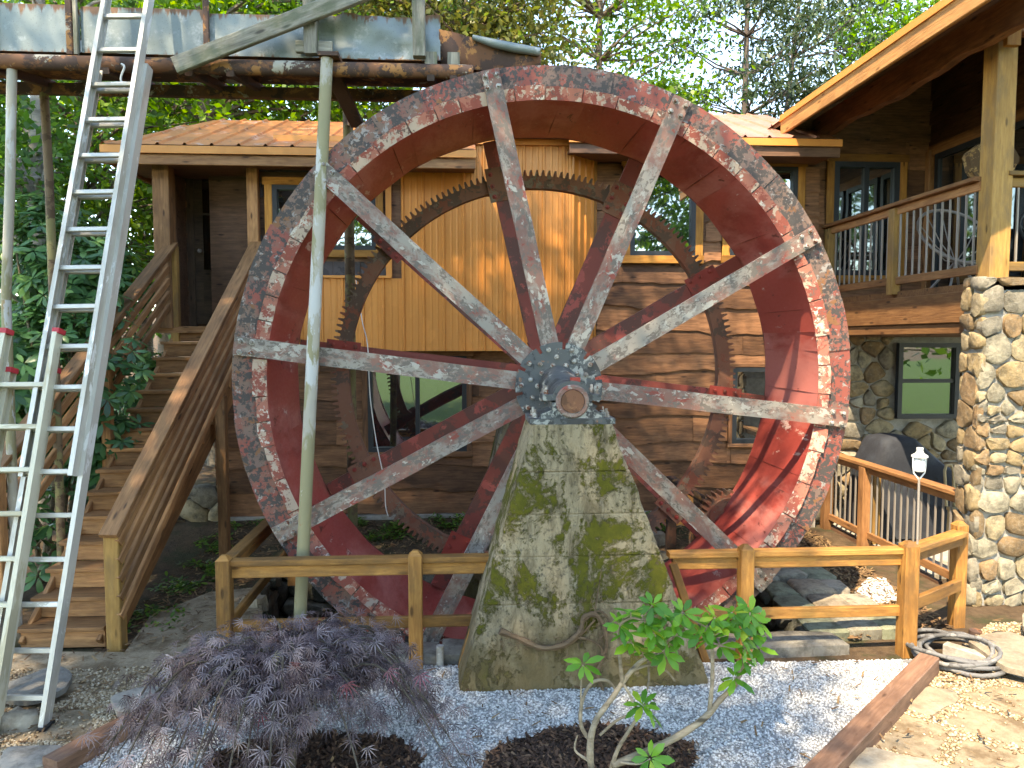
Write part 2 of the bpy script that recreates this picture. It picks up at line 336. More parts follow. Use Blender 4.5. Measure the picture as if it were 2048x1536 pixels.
ST_pit = m_stone('damp_pit_stone', [(0, (.09, .085, .06)), (.25, (.15, .135, .10)), (.5, (.075, .085, .045)), (.75, (.19, .165, .12))], .85, .8)
ST_slate = m_stone('flat_slate', [(0, (.23, .21, .16)), (.3, (.30, .24, .17)), (.55, (.20, .21, .14)), (.8, (.34, .29, .22))], .85, .5)
ST_flag = m_stone('tan_flagstone', [(0, (.30, .25, .185)), (.3, (.34, .29, .215)), (.6, (.26, .21, .15)), (.85, (.31, .25, .17))], .85, .6, (.17, .13, .09))
ST_flagg = m_stone('grey_flagstone', [(0, (.22, .20, .165)), (.35, (.28, .245, .20)), (.7, (.18, .165, .14))], .85, .4)
C_white = m_chips('white_gravel_chips', [(0, (.14, .135, .125)), (.12, (.36, .352, .335)), (.5, (.50, .49, .465)), (1, (.68, .665, .635))])
C_tan = m_chips('tan_pea_gravel', [(0, (.14, .085, .045)), (.3, (.32, .23, .13)), (.65, (.40, .31, .20)), (1, (.52, .43, .31))])
C_mulch = m_chips('brown_mulch_chips', [(0, (.018, .011, .008)), (.5, (.055, .03, .02)), (.85, (.12, .062, .036)), (1, (.20, .12, .07))])
C_litter = m_chips('dry_leaf_litter', [(0, (.07, .04, .022)), (.5, (.15, .085, .042)), (1, (.26, .165, .08))])
# leaves
L_yel = m_leaf('yellow_green_broadleaf', [(0, (.035, .085, .010)), (.4, (.068, .155, .016)), (.75, (.12, .235, .022)), (1, (.22, .33, .035))], .45)  # yellow-green leaf tones, lighter than the mid green set
L_mid = m_leaf('mid_green_broadleaf', [(0, (.022, .058, .012)), (.5, (.048, .12, .02)), (1, (.10, .20, .03))], .4)
L_olive = m_leaf('olive_leaves', [(0, (.05, .068, .016)), (.5, (.10, .12, .028)), (.8, (.15, .14, .035)), (1, (.12, .20, .03))], .4)
L_pine = m_leaf('pine_needles', [(0, (.018, .038, .014)), (.5, (.04, .072, .026)), (.85, (.08, .115, .045)), (1, (.13, .15, .07))], .2)
L_rhod = m_leaf('rhododendron_leaves', [(0, (.03, .085, .03)), (.5, (.065, .17, .055)), (.85, (.11, .24, .08)), (1, (.20, .33, .09))], .25, .3)
L_azal = m_leaf('fresh_green_leaves', [(0, (.06, .19, .025)), (.5, (.12, .31, .035)), (.85, (.20, .40, .04)), (1, (.36, .46, .05))], .4, .3)
L_maple = m_leaf('purple_maple_leaves', [(0, (.045, .026, .030)), (.45, (.115, .080, .086)), (.8, (.22, .17, .175)), (.985, (.32, .26, .26)), (.992, (.25, .03, .05)), (1, (.12, .13, .05))], .25, .42)
L_weed = m_leaf('ground_weeds', [(0, (.03, .07, .012)), (.6, (.07, .15, .02)), (1, (.15, .24, .03))], .3)
B_bark = m_wood('tree_bark', (.075, .055, .038), (.20, .16, .115), .9, .25, .6)
B_grey = m_wood('pale_bark', (.16, .14, .115), (.36, .33, .28), .9, .15, .6)
B_pine = m_wood('pine_bark', (.06, .045, .035), (.14, .105, .08), .9, .2, .6)
B_shrub = m_wood('shrub_bark', (.16, .12, .075), (.40, .32, .22), .85, .15, .8)

# ------------------------------------------------------------------ polygons, stones
def clip_poly(poly, n, c):
    out = []
    for i in range(len(poly)):
        a, b = poly[i], poly[(i + 1) % len(poly)]; da = a[0] * n[0] + a[1] * n[1] - c; db = b[0] * n[0] + b[1] * n[1] - c
        if da <= 0: out.append(a)
        if (da < 0 < db) or (db < 0 < da):
            t = da / (da - db); out.append((a[0] + (b[0] - a[0]) * t, a[1] + (b[1] - a[1]) * t))
    return out
def voronoi(sites, bound, gap, rnd=random):
    cells = []
    for i, p in enumerate(sites):
        poly = list(bound)
        near = sorted(range(len(sites)), key=lambda j: (sites[j][0] - p[0]) ** 2 + (sites[j][1] - p[1]) ** 2)[1:18]
        for j in near:
            q = sites[j]; n = (q[0] - p[0], q[1] - p[1]); L = math.hypot(*n)
            if L < 1e-6: continue
            n = (n[0] / L, n[1] / L); c = n[0] * (p[0] + q[0]) / 2 + n[1] * (p[1] + q[1]) / 2 - gap * (.6 + .8 * rnd.random())
            poly = clip_poly(poly, n, c)
            if len(poly) < 3: break
        if len(poly) >= 3: cells.append(poly)
    return cells
def chaikin(poly, k=1, r=.25):
    for _ in range(k):
        out = []
        for i in range(len(poly)):
            a, b = poly[i], poly[(i + 1) % len(poly)]
            out.append((a[0] * (1 - r) + b[0] * r, a[1] * (1 - r) + b[1] * r)); out.append((a[0] * r + b[0] * (1 - r), a[1] * r + b[1] * (1 - r)))
        poly = out
    return poly
def thin(poly, most):
    while len(poly) > most:
        i = min(range(len(poly)), key=lambda k: math.dist(poly[k], poly[(k + 1) % len(poly)]))
        j = (i + 1) % len(poly); m = ((poly[i][0] + poly[j][0]) / 2, (poly[i][1] + poly[j][1]) / 2); poly = [m if k == i else p for k, p in enumerate(poly) if k != j]
    return poly
def stone(name, mat, parent, poly, O, U, Vv, N, depth, dome=.5, back=.02, rough=.1, most=12):
    """a stone whose outline poly lies in the plane O + u*U + v*Vv, bulging along N"""
    poly = thin(poly, most); n = len(poly); cx = sum(p[0] for p in poly) / n; cy = sum(p[1] for p in poly) / n
    O, U, Vv, N = map(Vector, (O, U, Vv, N)); mb = MB(); vs_ = []
    for sc, h in ((1, -back), (1.0, depth * (1 - dome)), (.86, depth * (1 - dome * .35))):
        for p in poly: vs_.append(O + U * (cx + (p[0] - cx) * sc) + Vv * (cy + (p[1] - cy) * sc) + N * (h + depth * rough * random.uniform(-1, 1) * (h > 0)))
    vs_.append(O + U * cx + Vv * cy + N * depth * random.uniform(.92, 1.05)); fs = []
    for r in (0, 1):
        for i in range(n): fs.append((r * n + i, r * n + (i + 1) % n, (r + 1) * n + (i + 1) % n, (r + 1) * n + i))
    for i in range(n): fs.append((2 * n + i, 2 * n + (i + 1) % n, 3 * n))
    mb.add(vs_, fs); o = mb.build(name, mat, parent, origin=O + U * cx + Vv * cy); sm(o.data, 55); return o
def wall_sites(w, h, lo, hi, ratio=(1.0, 2.4)):
    s = []; y = 0
    while y < h:
        rh = random.choice((lo, lo * 1.1, (lo + hi) / 2, hi, hi * .9)); x = -random.random() * rh
        while x < w:
            cw = rh * random.uniform(*ratio) * (1.6 if rh < lo * 1.3 else 1); s.append((x + cw / 2 + random.uniform(-.1, .1) * cw, y + rh / 2 + random.uniform(-.18, .18) * rh)); x += cw
        y += rh
    return s
def stone_face(name, mat, parent, O, U, Vv, N, w, h, lo, hi, gap, depth, dome=.6, hole=None, ratio=(1.0, 2.4), most=400):
    cells = voronoi(wall_sites(w, h, lo, hi, ratio), [(0, 0), (w, 0), (w, h), (0, h)], gap); k = 0
    for c in cells:
        cx = sum(p[0] for p in c) / len(c); cy = sum(p[1] for p in c) / len(c)
        if hole and hole[0] < cx < hole[1] and hole[2] < cy < hole[3]: continue
        xs = [p[0] for p in c]; ys = [p[1] for p in c]
        if max(xs) - min(xs) < .03 or max(ys) - min(ys) < .03: continue
        c = [(p[0] + random.gauss(0, gap * .5), p[1] + random.gauss(0, gap * .5)) for p in c]; stone(name, mat, parent, chaikin(c, 1, .2), O, U, Vv, N, depth * random.uniform(.6, 1.4), dome * random.uniform(.5, 1.1), rough=.2); k += 1
        if k >= most: break
def grid_sheet(name, xs, ys, mat, z=lambda x, y: 0.0, skip=None, parent=None):
    mb = MB(); nx, ny = len(xs), len(ys)
    mb.v = [(x, y, z(x, y)) for y in ys for x in xs]
    mb.f = [(j * nx + i, j * nx + i + 1, (j + 1) * nx + i + 1, (j + 1) * nx + i) for j in range(ny - 1) for i in range(nx - 1)
            if not (skip and skip((xs[i] + xs[i + 1]) / 2, (ys[j] + ys[j + 1]) / 2))]
    return mb.build(name, mat, parent, origin=(0, 0, 0), smooth=True, fix=False)
def inside(poly, x, y):
    r = False; n = len(poly)
    for i in range(n):
        x1, y1 = poly[i][:2]; x2, y2 = poly[(i + 1) % n][:2]
        if (y1 > y) != (y2 > y) and x < (x2 - x1) * (y - y1) / (y2 - y1) + x1: r = not r
    return r
OCT = [(1, 0, 0), (-1, 0, 0), (0, .75, 0), (0, -.75, 0), (0, 0, .55), (0, 0, -.55)]
OCTF = [(0, 2, 4), (2, 1, 4), (1, 3, 4), (3, 0, 4), (2, 0, 5), (1, 2, 5), (3, 1, 5), (0, 3, 5)]
CHIP = [(-1, -.22, 0), (1, -.16, .08), (.9, .2, .05), (-.8, .24, .02), (0, 0, .16)]
CHIPF = [(0, 1, 4), (1, 2, 4), (2, 3, 4), (3, 0, 4)]
def pebbles(name, mat, poly, n, size, z=0.0, tmpl=OCT, faces=OCTF, avoid=None, kindparent=None, tilt=.35, zf=None):
    P = np.array([p[:2] for p in poly]); lo, hi = P.min(0), P.max(0); pts = []
    while len(pts) < n:
        x, y = lo + (hi - lo) * np.array((random.random(), random.random()))
        if inside(poly, x, y) and not (avoid and avoid(x, y)): pts.append((x, y, (zf(x, y) if zf else z)))
    pts = np.array(pts); N = len(pts); a = rng.uniform(0, 2 * np.pi, N); up = unit(np.stack([rng.normal(0, tilt, N), rng.normal(0, tilt, N), np.ones(N)], 1))
    X = unit(np.cross(up, np.stack([np.cos(a), np.sin(a), np.zeros(N)], 1))); Yv = np.cross(up, X); sc = rng.uniform(.6, 1.35, N) * size
    pts[:, 2] += sc * .2
    V, Fa = scatter(tmpl, faces, pts, X, Yv, up, sc)
    return stuff(np_mesh(name, V, Fa, mat))

# ------------------------------------------------------------------ ground with the wheel pit
PX0, PX1, PY0, PY1, PZ = -2.15, 2.95, 5.62, 8.0, -0.95
def gz(x, y):
    if PX0 - .01 <= x <= PX1 + .01 and PY0 - .01 <= y <= PY1 + .01: return 0.0
    d = 0.03 * (mnoise.noise((x * .9, y * .9, 1.0)))
    if y > 8.2 and y < 40: d += min(.22, (y - 8.2) * .2) * (1 if x < 3 else 0)
    if y > 14: d += (y - 14) * .10 * (1 if x < 4 else .5) if y < 60 else 4.6 * (1 if x < 4 else .5)
    return d - .005
xs = sorted(set([-400, -150, -60, -30, -18] + [round(-12 + .5 * i, 3) for i in range(20)] + [PX0, PX1] + [round(-2 + .5 * i, 3) for i in range(30)] + [18, 30, 60, 150, 400]))
ys = sorted(set([-300, -100, -40, -15, -8] + [round(-4 + .5 * i, 3) for i in range(40)] + [PY0, PY1] + [18, 22, 28, 36, 50, 60, 100, 250, 600]))
ground = struct(grid_sheet('ground', xs, ys, G_dirt, gz, lambda x, y: PX0 < x < PX1 and PY0 < y < PY1))
tag(ground, 'brown leafy soil around the house and wheel', None, kind='structure')
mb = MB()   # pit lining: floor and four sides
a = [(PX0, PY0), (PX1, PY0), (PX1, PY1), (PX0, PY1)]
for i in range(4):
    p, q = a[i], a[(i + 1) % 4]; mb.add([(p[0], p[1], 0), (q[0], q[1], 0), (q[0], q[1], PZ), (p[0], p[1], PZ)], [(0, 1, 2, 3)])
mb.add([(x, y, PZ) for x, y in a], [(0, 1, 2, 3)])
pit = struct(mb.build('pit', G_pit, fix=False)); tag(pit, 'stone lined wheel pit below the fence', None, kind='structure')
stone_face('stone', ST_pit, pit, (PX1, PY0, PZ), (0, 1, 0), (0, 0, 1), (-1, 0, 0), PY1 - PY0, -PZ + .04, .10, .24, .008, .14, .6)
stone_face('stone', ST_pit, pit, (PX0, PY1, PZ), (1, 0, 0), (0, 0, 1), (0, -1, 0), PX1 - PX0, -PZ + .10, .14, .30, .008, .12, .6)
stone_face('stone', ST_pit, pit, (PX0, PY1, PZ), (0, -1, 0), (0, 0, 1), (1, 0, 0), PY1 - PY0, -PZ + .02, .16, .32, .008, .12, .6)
# flat stones capping the pit edges
x = PX0 - .1; k = 0
while x < PX1:
    L = random.uniform(.55, 1.1); L = min(L, PX1 + .1 - x)
    poly = [(x, PY0 - .16 + random.uniform(-.03, .03)), (x + L - .015, PY0 - .16 + random.uniform(-.03, .03)), (x + L - .02, PY0 + .12 + random.uniform(-.05, .05)), (x + L * .5, PY0 + .12 + random.uniform(-.05, .05)), (x, PY0 + .13 + random.uniform(-.05, .05))]
    stone('coping_stone', ST_flagg, pit, poly, (0, 0, 0), (1, 0, 0), (0, 1, 0), (0, 0, 1), .085, .2, .05); x += L
y = PY0 + .1
while y < PY1 + .3:
    L = random.uniform(.28, .5)
    for off, hh in ((.02, .03), (.30, .075), (.60, .06)):
        w = random.uniform(.26, .36); x0 = PX1 - .08 + off; j = lambda: random.uniform(-.05, .05)
        stone('slab', ST_slate, pit, chaikin([(x0 + j(), y + j()), (x0 + w + j(), y + j()), (x0 + w + j(), y + L - .02), (x0 + j(), y + L - .02 + j())], 1, .15), (0, 0, 0), (1, 0, 0), (0, 1, 0), (0, 0, 1), .05 + hh * .4 + random.uniform(0, .03), .25, .04)
    y += L
# small gravel patch and mulch right of the pit
pg = [tuple(onZ(*q)[:2]) for q in ((1735, 1160), (1770, 1160), (1800, 1205), (1745, 1215), (1710, 1190))]
pebbles('gravel_patch', C_white, pg, 1500, .013, .02)
G_lawn = mk_ground('added_lawn_green', (.03, .06, .012), (.065, .115, .02), (.05, .075, .02), 8, .03)  # lawn added out of view to green the window reflections and bounce light
mb = MB(); mb.add([(-60, -70, .05), (60, -70, .05), (60, 1.0, .05), (-60, 1.0, .05)], [(0, 1, 2, 3)]); tag(struct(mb.build('lawn', G_lawn, origin=(0, 0, 0), fix=False)), 'added unseen green lawn opposite the house', None, kind='structure')
# ---- white gravel bed
bedpx = [(-60, 1700), (225, 1478), (372, 1395), (470, 1338), (800, 1332), (1000, 1332), (1190, 1330), (1440, 1326), (1600, 1324), (1800, 1320), (1866, 1318), (1620, 1560), (1480, 1700), (1400, 1900), (500, 1900)]
bed = [tuple(onZ(px, min(py, 1900), .02)[:2]) for px, py in bedpx]
mb = MB(); mb.add([(x, y, .022) for x, y in bed], [tuple(range(len(bed)))])
gb = struct(mb.build('gravel_bed', G_grav, origin=(0, 0, 0), fix=False)); tag(gb, 'bed of white crushed gravel around the concrete pier', None, kind='structure')
if gb.data.polygons[0].normal.z < 0: gb.data.flip_normals()
near = [p for p in bed]
pebbles('white_gravel', C_white, bed, 56000, .0112, .022, avoid=lambda x, y: y < 3.15)
# ---- tan pea gravel with flagstones, right and left
rpx = [(1872, 1336), (1980, 1250), (2120, 1245), (2400, 1330), (2500, 1900), (1480, 1900), (1640, 1560)]
rp = [tuple(onZ(px, py)[:2]) for px, py in rpx]
mb = MB(); mb.add([(x, y, .012) for x, y in rp], [tuple(range(len(rp)))]); pr = mb.build('path', G_sand, origin=(0, 0, 0), fix=False)
if pr.data.polygons[0].normal.z < 0: pr.data.flip_normals()
struct(pr); tag(pr, 'tan flagstone path with pea gravel joints beside the timber', None, kind='structure')
lpx = [(-400, 1290), (40, 1310), (250, 1312), (300, 1240), (420, 1190), (520, 1180), (530, 1290), (430, 1372), (225, 1478), (-60, 1700), (-900, 1700)]
lp = [tuple(onZ(px, py)[:2]) for px, py in lpx]
mb = MB(); mb.add([(x, y, .032) for x, y in lp], [tuple(range(len(lp)))]); pl = mb.build('path', G_sand, origin=(0, 0, 0), fix=False)
if pl.data.polygons[0].normal.z < 0: pl.data.flip_normals()
struct(pl); tag(pl, 'grey flagstones set in pea gravel at the foot of the stairs', None, kind='structure')
def flags(parent, poly, mat, size, z, th, gap, lim, jit=.32, seed=3):
    random.seed(seed); P = np.array(poly); lo, hi = P.min(0), P.max(0); sites = []
    y = lo[1]; r = 0
    while y < hi[1]:
        x = lo[0] + (r % 2) * size * .5
        while x < hi[0]:
            sites.append((x + random.uniform(-jit, jit) * size, y + random.uniform(-jit, jit) * size)); x += size
        y += size * .8; r += 1
    cells = voronoi(sites, [(lo[0], lo[1]), (hi[0], lo[1]), (hi[0], hi[1]), (lo[0], hi[1])], gap); n = 0; kept = []
    for c in cells:
        cx = sum(p[0] for p in c) / len(c); cy = sum(p[1] for p in c) / len(c)
        if not inside(poly, cx, cy) or not lim(cx, cy): continue
        c = [(p if inside(poly, *p) else (p[0] * .6 + cx * .4, p[1] * .6 + cy * .4)) for p in c]
        e = []
        for a_, b_ in zip(c, c[1:] + c[:1]):
            L_ = math.dist(a_, b_); m_ = max(1, int(L_ / .12)); e += [(a_[0] + (b_[0] - a_[0]) * i / m_ + random.gauss(0, .010), a_[1] + (b_[1] - a_[1]) * i / m_ + random.gauss(0, .010)) for i in range(m_)]
        stone('flagstone', mat, parent, chaikin(e, 1, .2), (0, 0, z), (1, 0, random.gauss(0, .012)), (0, 1, random.gauss(0, .012)), (0, 0, 1), th * random.uniform(.7, 1.3), .4, .02, .10, most=20); kept.append(c)
    return kept
rk = flags(pr, rp, ST_flag, .66, .014, .032, .042, lambda x, y: y > 2.6 and x < 4.9)
lk = flags(pl, lp, ST_flagg, .5, .034, .030, .055, lambda x, y: y > 3.4 and x > -4.2 and y < 5.1, seed=5)
random.seed(11)
def notin(cells):
    return lambda x, y: any(inside(c, x, y) for c in cells)
pebbles('pea_gravel', C_tan, rp, 9000, .014, .014, avoid=lambda x, y: y < 2.8 or x > 4.8 or (notin(rk)(x, y) and random.random() > .03), tilt=.5)
pebbles('pea_gravel', C_tan, lp, 13000, .014, .034, avoid=lambda x, y: y < 3.5 or x < -4.3 or y > 5.5 or (y > 5.1 and random.random() > .2) or (notin(lk)(x, y) and random.random() > .06), tilt=.5)
for o, l in zip([o for o in bpy.data.objects if o.name.startswith('pea_gravel')], ('tan pea gravel between the sunny flagstones', 'tan pea gravel at the foot of the ladders')): tag(o, l, 'gravel')
tag(bpy.data.objects['white_gravel'], 'white crushed gravel chips around the concrete pier', 'gravel')
tag(bpy.data.objects['gravel_patch'], 'small patch of white gravel behind the corner fence post', 'gravel')
# ---- mulch rings under the two foreground plants, leaf litter by the pit and house
def ell(cx, cy, a, b, n=20): return [(cx + a * math.cos(2 * math.pi * k / n) * random.uniform(.9, 1.1), cy + b * math.sin(2 * math.pi * k / n) * random.uniform(.9, 1.1)) for k in range(n)]
mc = onZ(1190, 1530); mm = onZ(600, 1540)
o = pebbles('mulch', C_mulch, ell(mc.x, mc.y - .02, .60, .36), 4200, .034, .035, CHIP, CHIPF, tilt=.4); tag(o, 'brown bark mulch ring under the leggy green shrub', 'mulch')
o = pebbles('mulch', C_mulch, ell(mm.x + .05, mm.y, .62, .34), 3200, .034, .035, CHIP, CHIPF, tilt=.4); tag(o, 'brown bark mulch ring under the purple maple', 'mulch')
o = pebbles('leaf_litter', C_litter, [(3.1, 5.7), (4.2, 5.9), (4.5, 9), (3.7, 9.2), (3.6, 7)], 2600, .035, .015, CHIP, CHIPF, tilt=.3); tag(o, 'dry leaf litter between pit and patio railing', 'leaf litter')
o = pebbles('leaf_litter', C_litter, [(-3.1, 5.9), (-2.2, 5.9), (-2.2, 8), (2.9, 8.1), (3.2, 9.2), (-3.1, 9.2)], 5200, .03, .0, CHIP, CHIPF, tilt=.3, zf=lambda x, y: gz(x, y) + .005); tag(o, 'dry leaf litter on the soil below the house wall', 'leaf litter')
o = pebbles('leaf_litter', C_litter, bed, 260, .028, .04, CHIP, CHIPF, avoid=lambda x, y: y < 3.1, tilt=.3); tag(o, 'dry leaf bits and twigs scattered on the white gravel', 'leaf litter')
o = pebbles('leaf_litter', C_litter, rp, 260, .026, .05, CHIP, CHIPF, avoid=lambda x, y: y < 2.8 or x > 4.9, tilt=.25); tag(o, 'dry leaf bits scattered on the sunny flagstones', 'leaf litter')
o = pebbles('leaf_litter', C_litter, lp, 1100, .026, .05, CHIP, CHIPF, avoid=lambda x, y: y < 3.4 or x < -4.5, tilt=.25); tag(o, 'dry leaf bits scattered on the grey stones below the stairs', 'leaf litter')

# ------------------------------------------------------------------ house
WY = 9.4
house = thing('house', 'brown live edge sided house with orange metal roof behind the wheel', 'house', (0.5, WY, 0))
def siding(parent, O, U, N, L, z0, z1, rowh, mat, holes=(), amp=.046, name='siding_board', segs=(1.8, 3.4), vary=.16, start=None):
    """lapped live-edge boards on a wall from O along U; holes = (u0, u1, z0, z1)"""
    O, U, N = Vector(O), Vector(U), Vector(N); z = z0; row = 0
    while z < z1 - .02:
        h = rowh * random.uniform(1 - vary, 1 + vary); zt = min(z + h, z1); u_min = max(0.0, start(zt)) if start else 0.0; cuts = {u_min, L}
        x = random.uniform(.4, 1.0) * segs[0]
        while x < L - .3: cuts.add(x); x += random.uniform(*segs)
        for a, b, c, d in holes:
            if c < zt and d > z: cuts |= {max(0, min(L, a)), max(0, min(L, b))}
        cs = sorted(c for c in cuts if c >= u_min); p1, p2, p3 = [random.uniform(0, 6.3) for _ in range(3)]; f1, f2 = random.uniform(.9, 2.1), random.uniform(3.2, 5.5); am = amp * random.uniform(.5, 1.4)
        kx, kw = random.uniform(0, L), random.uniform(.08, .22)
        wave = lambda u: am * (.7 * math.sin(f1 * u + p1) + .35 * math.sin(f2 * u + p2) + .15 * math.sin(19 * u + p3)) - am * 1.3 * math.exp(-((u - kx) / kw) ** 2)
        for u0, u1 in zip(cs, cs[1:]):
            if u1 - u0 < .03: continue
            spans = [(z, zt, True)]; um = (u0 + u1) / 2
            for a, b, c, d in holes:
                if a < um < b:
                    ns = []
                    for lo, hi, live in spans:
                        if d <= lo or c >= hi: ns.append((lo, hi, live)); continue
                        if c > lo: ns.append((lo, c, live))
                        if d < hi: ns.append((d, hi, False))
                    spans = ns
            for lo, hi, live in spans:
                if hi - lo < .02: continue
                n = max(2, int((u1 - u0) / .13)); us = [u0 + .002 + (u1 - u0 - .004) * i / n for i in range(n + 1)]; top = hi + (.05 if hi == zt and zt < z1 else 0)
                vs_ = []; pr_ = random.uniform(.036, .052)
                for u in us:
                    zb = lo + (wave(u) if live else 0); zb = max(zb, z0 - .02)
                    vs_ += [O + U * u + Vector((0, 0, top)) + N * .010, O + U * u + Vector((0, 0, zb)) + N * pr_, O + U * u + Vector((0, 0, zb + .006)) + N * (pr_ - .028)]
                fs = []
                for i in range(n):
                    for k in (0, 1): fs.append((i * 3 + k, i * 3 + k + 1, (i + 1) * 3 + k + 1, (i + 1) * 3 + k))
                me = bpy.data.meshes.new(name); ctr = O + U * um + Vector((0, 0, (lo + hi) / 2))
                Mw = Matrix((U, N, Vector((0, 0, 1)))).transposed().to_4x4(); Mw.translation = ctr; Mi = Mw.inverted()
                me.from_pydata([tuple(Mi @ v) for v in vs_], [], fs)
                flip = me.polygons[0].normal.y < 0
                if flip: me.flip_normals()
                link(name, me, Mw, parent, mat)
        z = zt; row += 1
def PXX(px, Y): return onY(px, 680, Y).x
def PZZ(py, Y, px=1024): return onY(px, py, Y).z
def window(parent, Y, x0, x1, z0, z1, fw=.05, trim=None, tw=.10, mull=(), trimmat=None, bars=0, ext=.0):
    """black frame with its panes and wooden trim; Y = wall face, everything sits proud of it"""
    f = MB()
    for a, b, c, d in ((x0, x1, z1 - fw, z1), (x0, x1, z0, z0 + fw), (x0, x0 + fw, z0 + fw, z1 - fw), (x1 - fw, x1, z0 + fw, z1 - fw)):
        f.box(((a + b) / 2, Y - .035, (c + d) / 2), (b - a, .07, d - c))
    for m in mull: f.box((m, Y - .03, (z0 + z1) / 2), (fw * .9, .055, z1 - z0 - 2 * fw))
    w = f.build('window', M_black, parent)
    xs_ = [x0 + fw] + list(mull) + [x1 - fw]
    for a, b in zip(xs_, xs_[1:]):
        p = MB(); g = fw * .45 if mull else 0
        p.box(((a + b) / 2, Y - .012, (z0 + z1) / 2), (b - a, .012, z1 - z0 - 2 * fw)); p.build('pane', M_glass, w)
    if trim:
        tt = .035; m = trimmat or W_trim
        board('trim', m, w, (x0 - tw - .02, Y - .06, z1 + tw / 2), (x1 + tw + .02, Y - .06, z1 + tw / 2), tw, tt)
        board('sill', m, w, (x0 - tw - .01, Y - .06, z0 - tw / 2), (x1 + tw + .01, Y - .06, z0 - tw / 2), tw, tt)
        for xx in (x0 - tw / 2, x1 + tw / 2): board('trim', m, w, (xx, Y - .058, z0), (xx, Y - .058, z1), tw, tt, (1, 0, 0))
    return w
def wpx(px0, py0, px1, py1, Y): # wall rectangle from photo pixels at wall depth
    a, b = onY(px0, py1, Y), onY(px1, py0, Y); return a.x, b.x, a.z, b.z
# ---- main wall behind the wheel
YB_ = 9.05                                     # face of the orange bump-out
HX0, HX1 = PXX(425, WY), 4.62
EAVE_Z = 4.78
wl = MB(); wl.box(((HX0 + HX1) / 2, WY + .1, 2.55), (HX1 - HX0, .18, 4.7)); wl.build('wall', W_sided, house)
wB = wpx(1258, 336, 1390, 512, WY); wC = wpx(1456, 336, 1592, 512, WY); wE = wpx(738, 712, 933, 903, WY); wF = wpx(1460, 734, 1640, 886, WY)
bx0, bx1 = PXX(560, YB_), PXX(1143, YB_); bzb = PZZ(702, YB_, 900)
holes = [(w[0] - HX0 - t, w[1] - HX0 + t, w[2] - t, w[3] + t) for w, t in ((wB, .10), (wC, .10), (wE, .07), (wF, .05))]
holes.append((0, PXX(1172, WY) - HX0, bzb + .02, 9))
siding(house, (HX0, WY + .01, 0), (1, 0, 0), (0, -1, 0), HX1 - HX0, .22, EAVE_Z, .30, W_side, holes)
window(house, WY, *wB, fw=.06, trim=True, tw=.10); window(house, WY, *wC, fw=.06, trim=True, tw=.10)
window(house, WY, *wE, fw=.06, trim=True, tw=.07, trimmat=W_side, mull=[(wE[0] + wE[1]) / 2]); window(house, WY, *wF, fw=.06, trim=True, tw=.05, trimmat=W_side)
board('corner_board', W_trim, house, (PXX(1182, WY), WY - .05, bzb - .0), (PXX(1182, WY), WY - .05, EAVE_Z), .10, .035, (1, 0, 0))
stone_face('foundation_stone', ST_column, house, (HX0 - .6, WY - .02, .05), (1, 0, 0), (0, 0, 1), (0, -1, 0), .75, .62, .14, .22, .012, .10)
fd = MB(); fd.box(((HX0 + HX1) / 2, WY + .0, .09), (HX1 - HX0 + .04, .16, .30)); fd.build('foundation', G_concfloor, house)
# ---- orange metal bump-out: vertical ribbed panels
def rib_panel(mb, x0, x1, Y, z0, z1, n=(0, -1)):
    w = x1 - x0; prof = [(0, 0), (.012, .022), (.030, .022), (.042, 0), (w * .42, 0), (w * .42 + .008, .006), (w * .42 + .022, .006), (w * .42 + .03, 0), (w * .72, 0), (w * .72 + .008, .006), (w * .72 + .022, .006), (w * .72 + .03, 0), (w, 0)]
    vs_ = [(x0 + a, Y - b, z0) for a, b in prof] + [(x0 + a, Y - b, z1) for a, b in prof]; k = len(prof)
    mb.add(vs_, [(i, i + 1, k + i + 1, k + i) for i in range(k - 1)])
zT = PZZ(290, YB_, 950); zM = PZZ(556, YB_, 650); xU = PXX(785, YB_)
bb = MB(); bb.box(((bx0 + bx1) / 2, YB_ + .2, (bzb + zT) / 2 + .01), (bx1 - bx0 - .01, .39, zT - bzb - .03)); bb.build('bump_out', W_sided, house)
x = bx0; pw = (bx1 - xU) / 9
while x < bx1 - .02:
    x2 = min(x + pw, bx1); mb = MB(); rib_panel(mb, x, x2, YB_, bzb, zT if x > xU - .1 else zM); mb.build('metal_panel', M_orange, house, fix=False); x = x2
# chamfered right corner of the bump-out
cx0, cx1 = bx1, PXX(1192, WY - .04); n = 4
for i in range(n):
    a, b = i / n, (i + 1) / n; pa = Vector((cx0 + (cx1 - cx0) * a, YB_ + (WY - YB_ - .03) * a, 0)); pb = Vector((cx0 + (cx1 - cx0) * b, YB_ + (WY - YB_ - .03) * b, 0)); d = pb - pa; nn = Vector((d.y, -d.x, 0)).normalized()
    prof = [(0, 0), (.08, .02), (.22, .02), (.3, 0), (1, 0)]; vs_ = []
    for zz in (bzb, zT):
        for t, o_ in prof: q = pa + d * t + nn * o_; vs_.append((q.x, q.y, zz))
    MB().add(vs_, [(k, k + 1, 6 + k, 5 + k) for k in range(4)]).build('metal_panel', M_orange, house, fix=False)
cap = MB(); cap.prism([(bx0 - .02, YB_ - .05, zT + .0), (bx1 + .02, YB_ - .05, zT), (cx1 + .03, WY - .02, zT), (bx0 - .02, WY - .02, zT)], (0, 0, .07)); cap.build('cap_flashing', M_orange, house)
fl = MB(); fl.box(((bx0 + xU) / 2, YB_ - .02, zM + .015), (xU - bx0, .06, .03)); fl.build('sill_flashing', M_orange, house)
tr = MB(); tr.box((xU - .03, YB_ - .02, (zM + zT) / 2), (.07, .05, zT - zM - .02)); tr.build('edge_trim', M_orange, house)
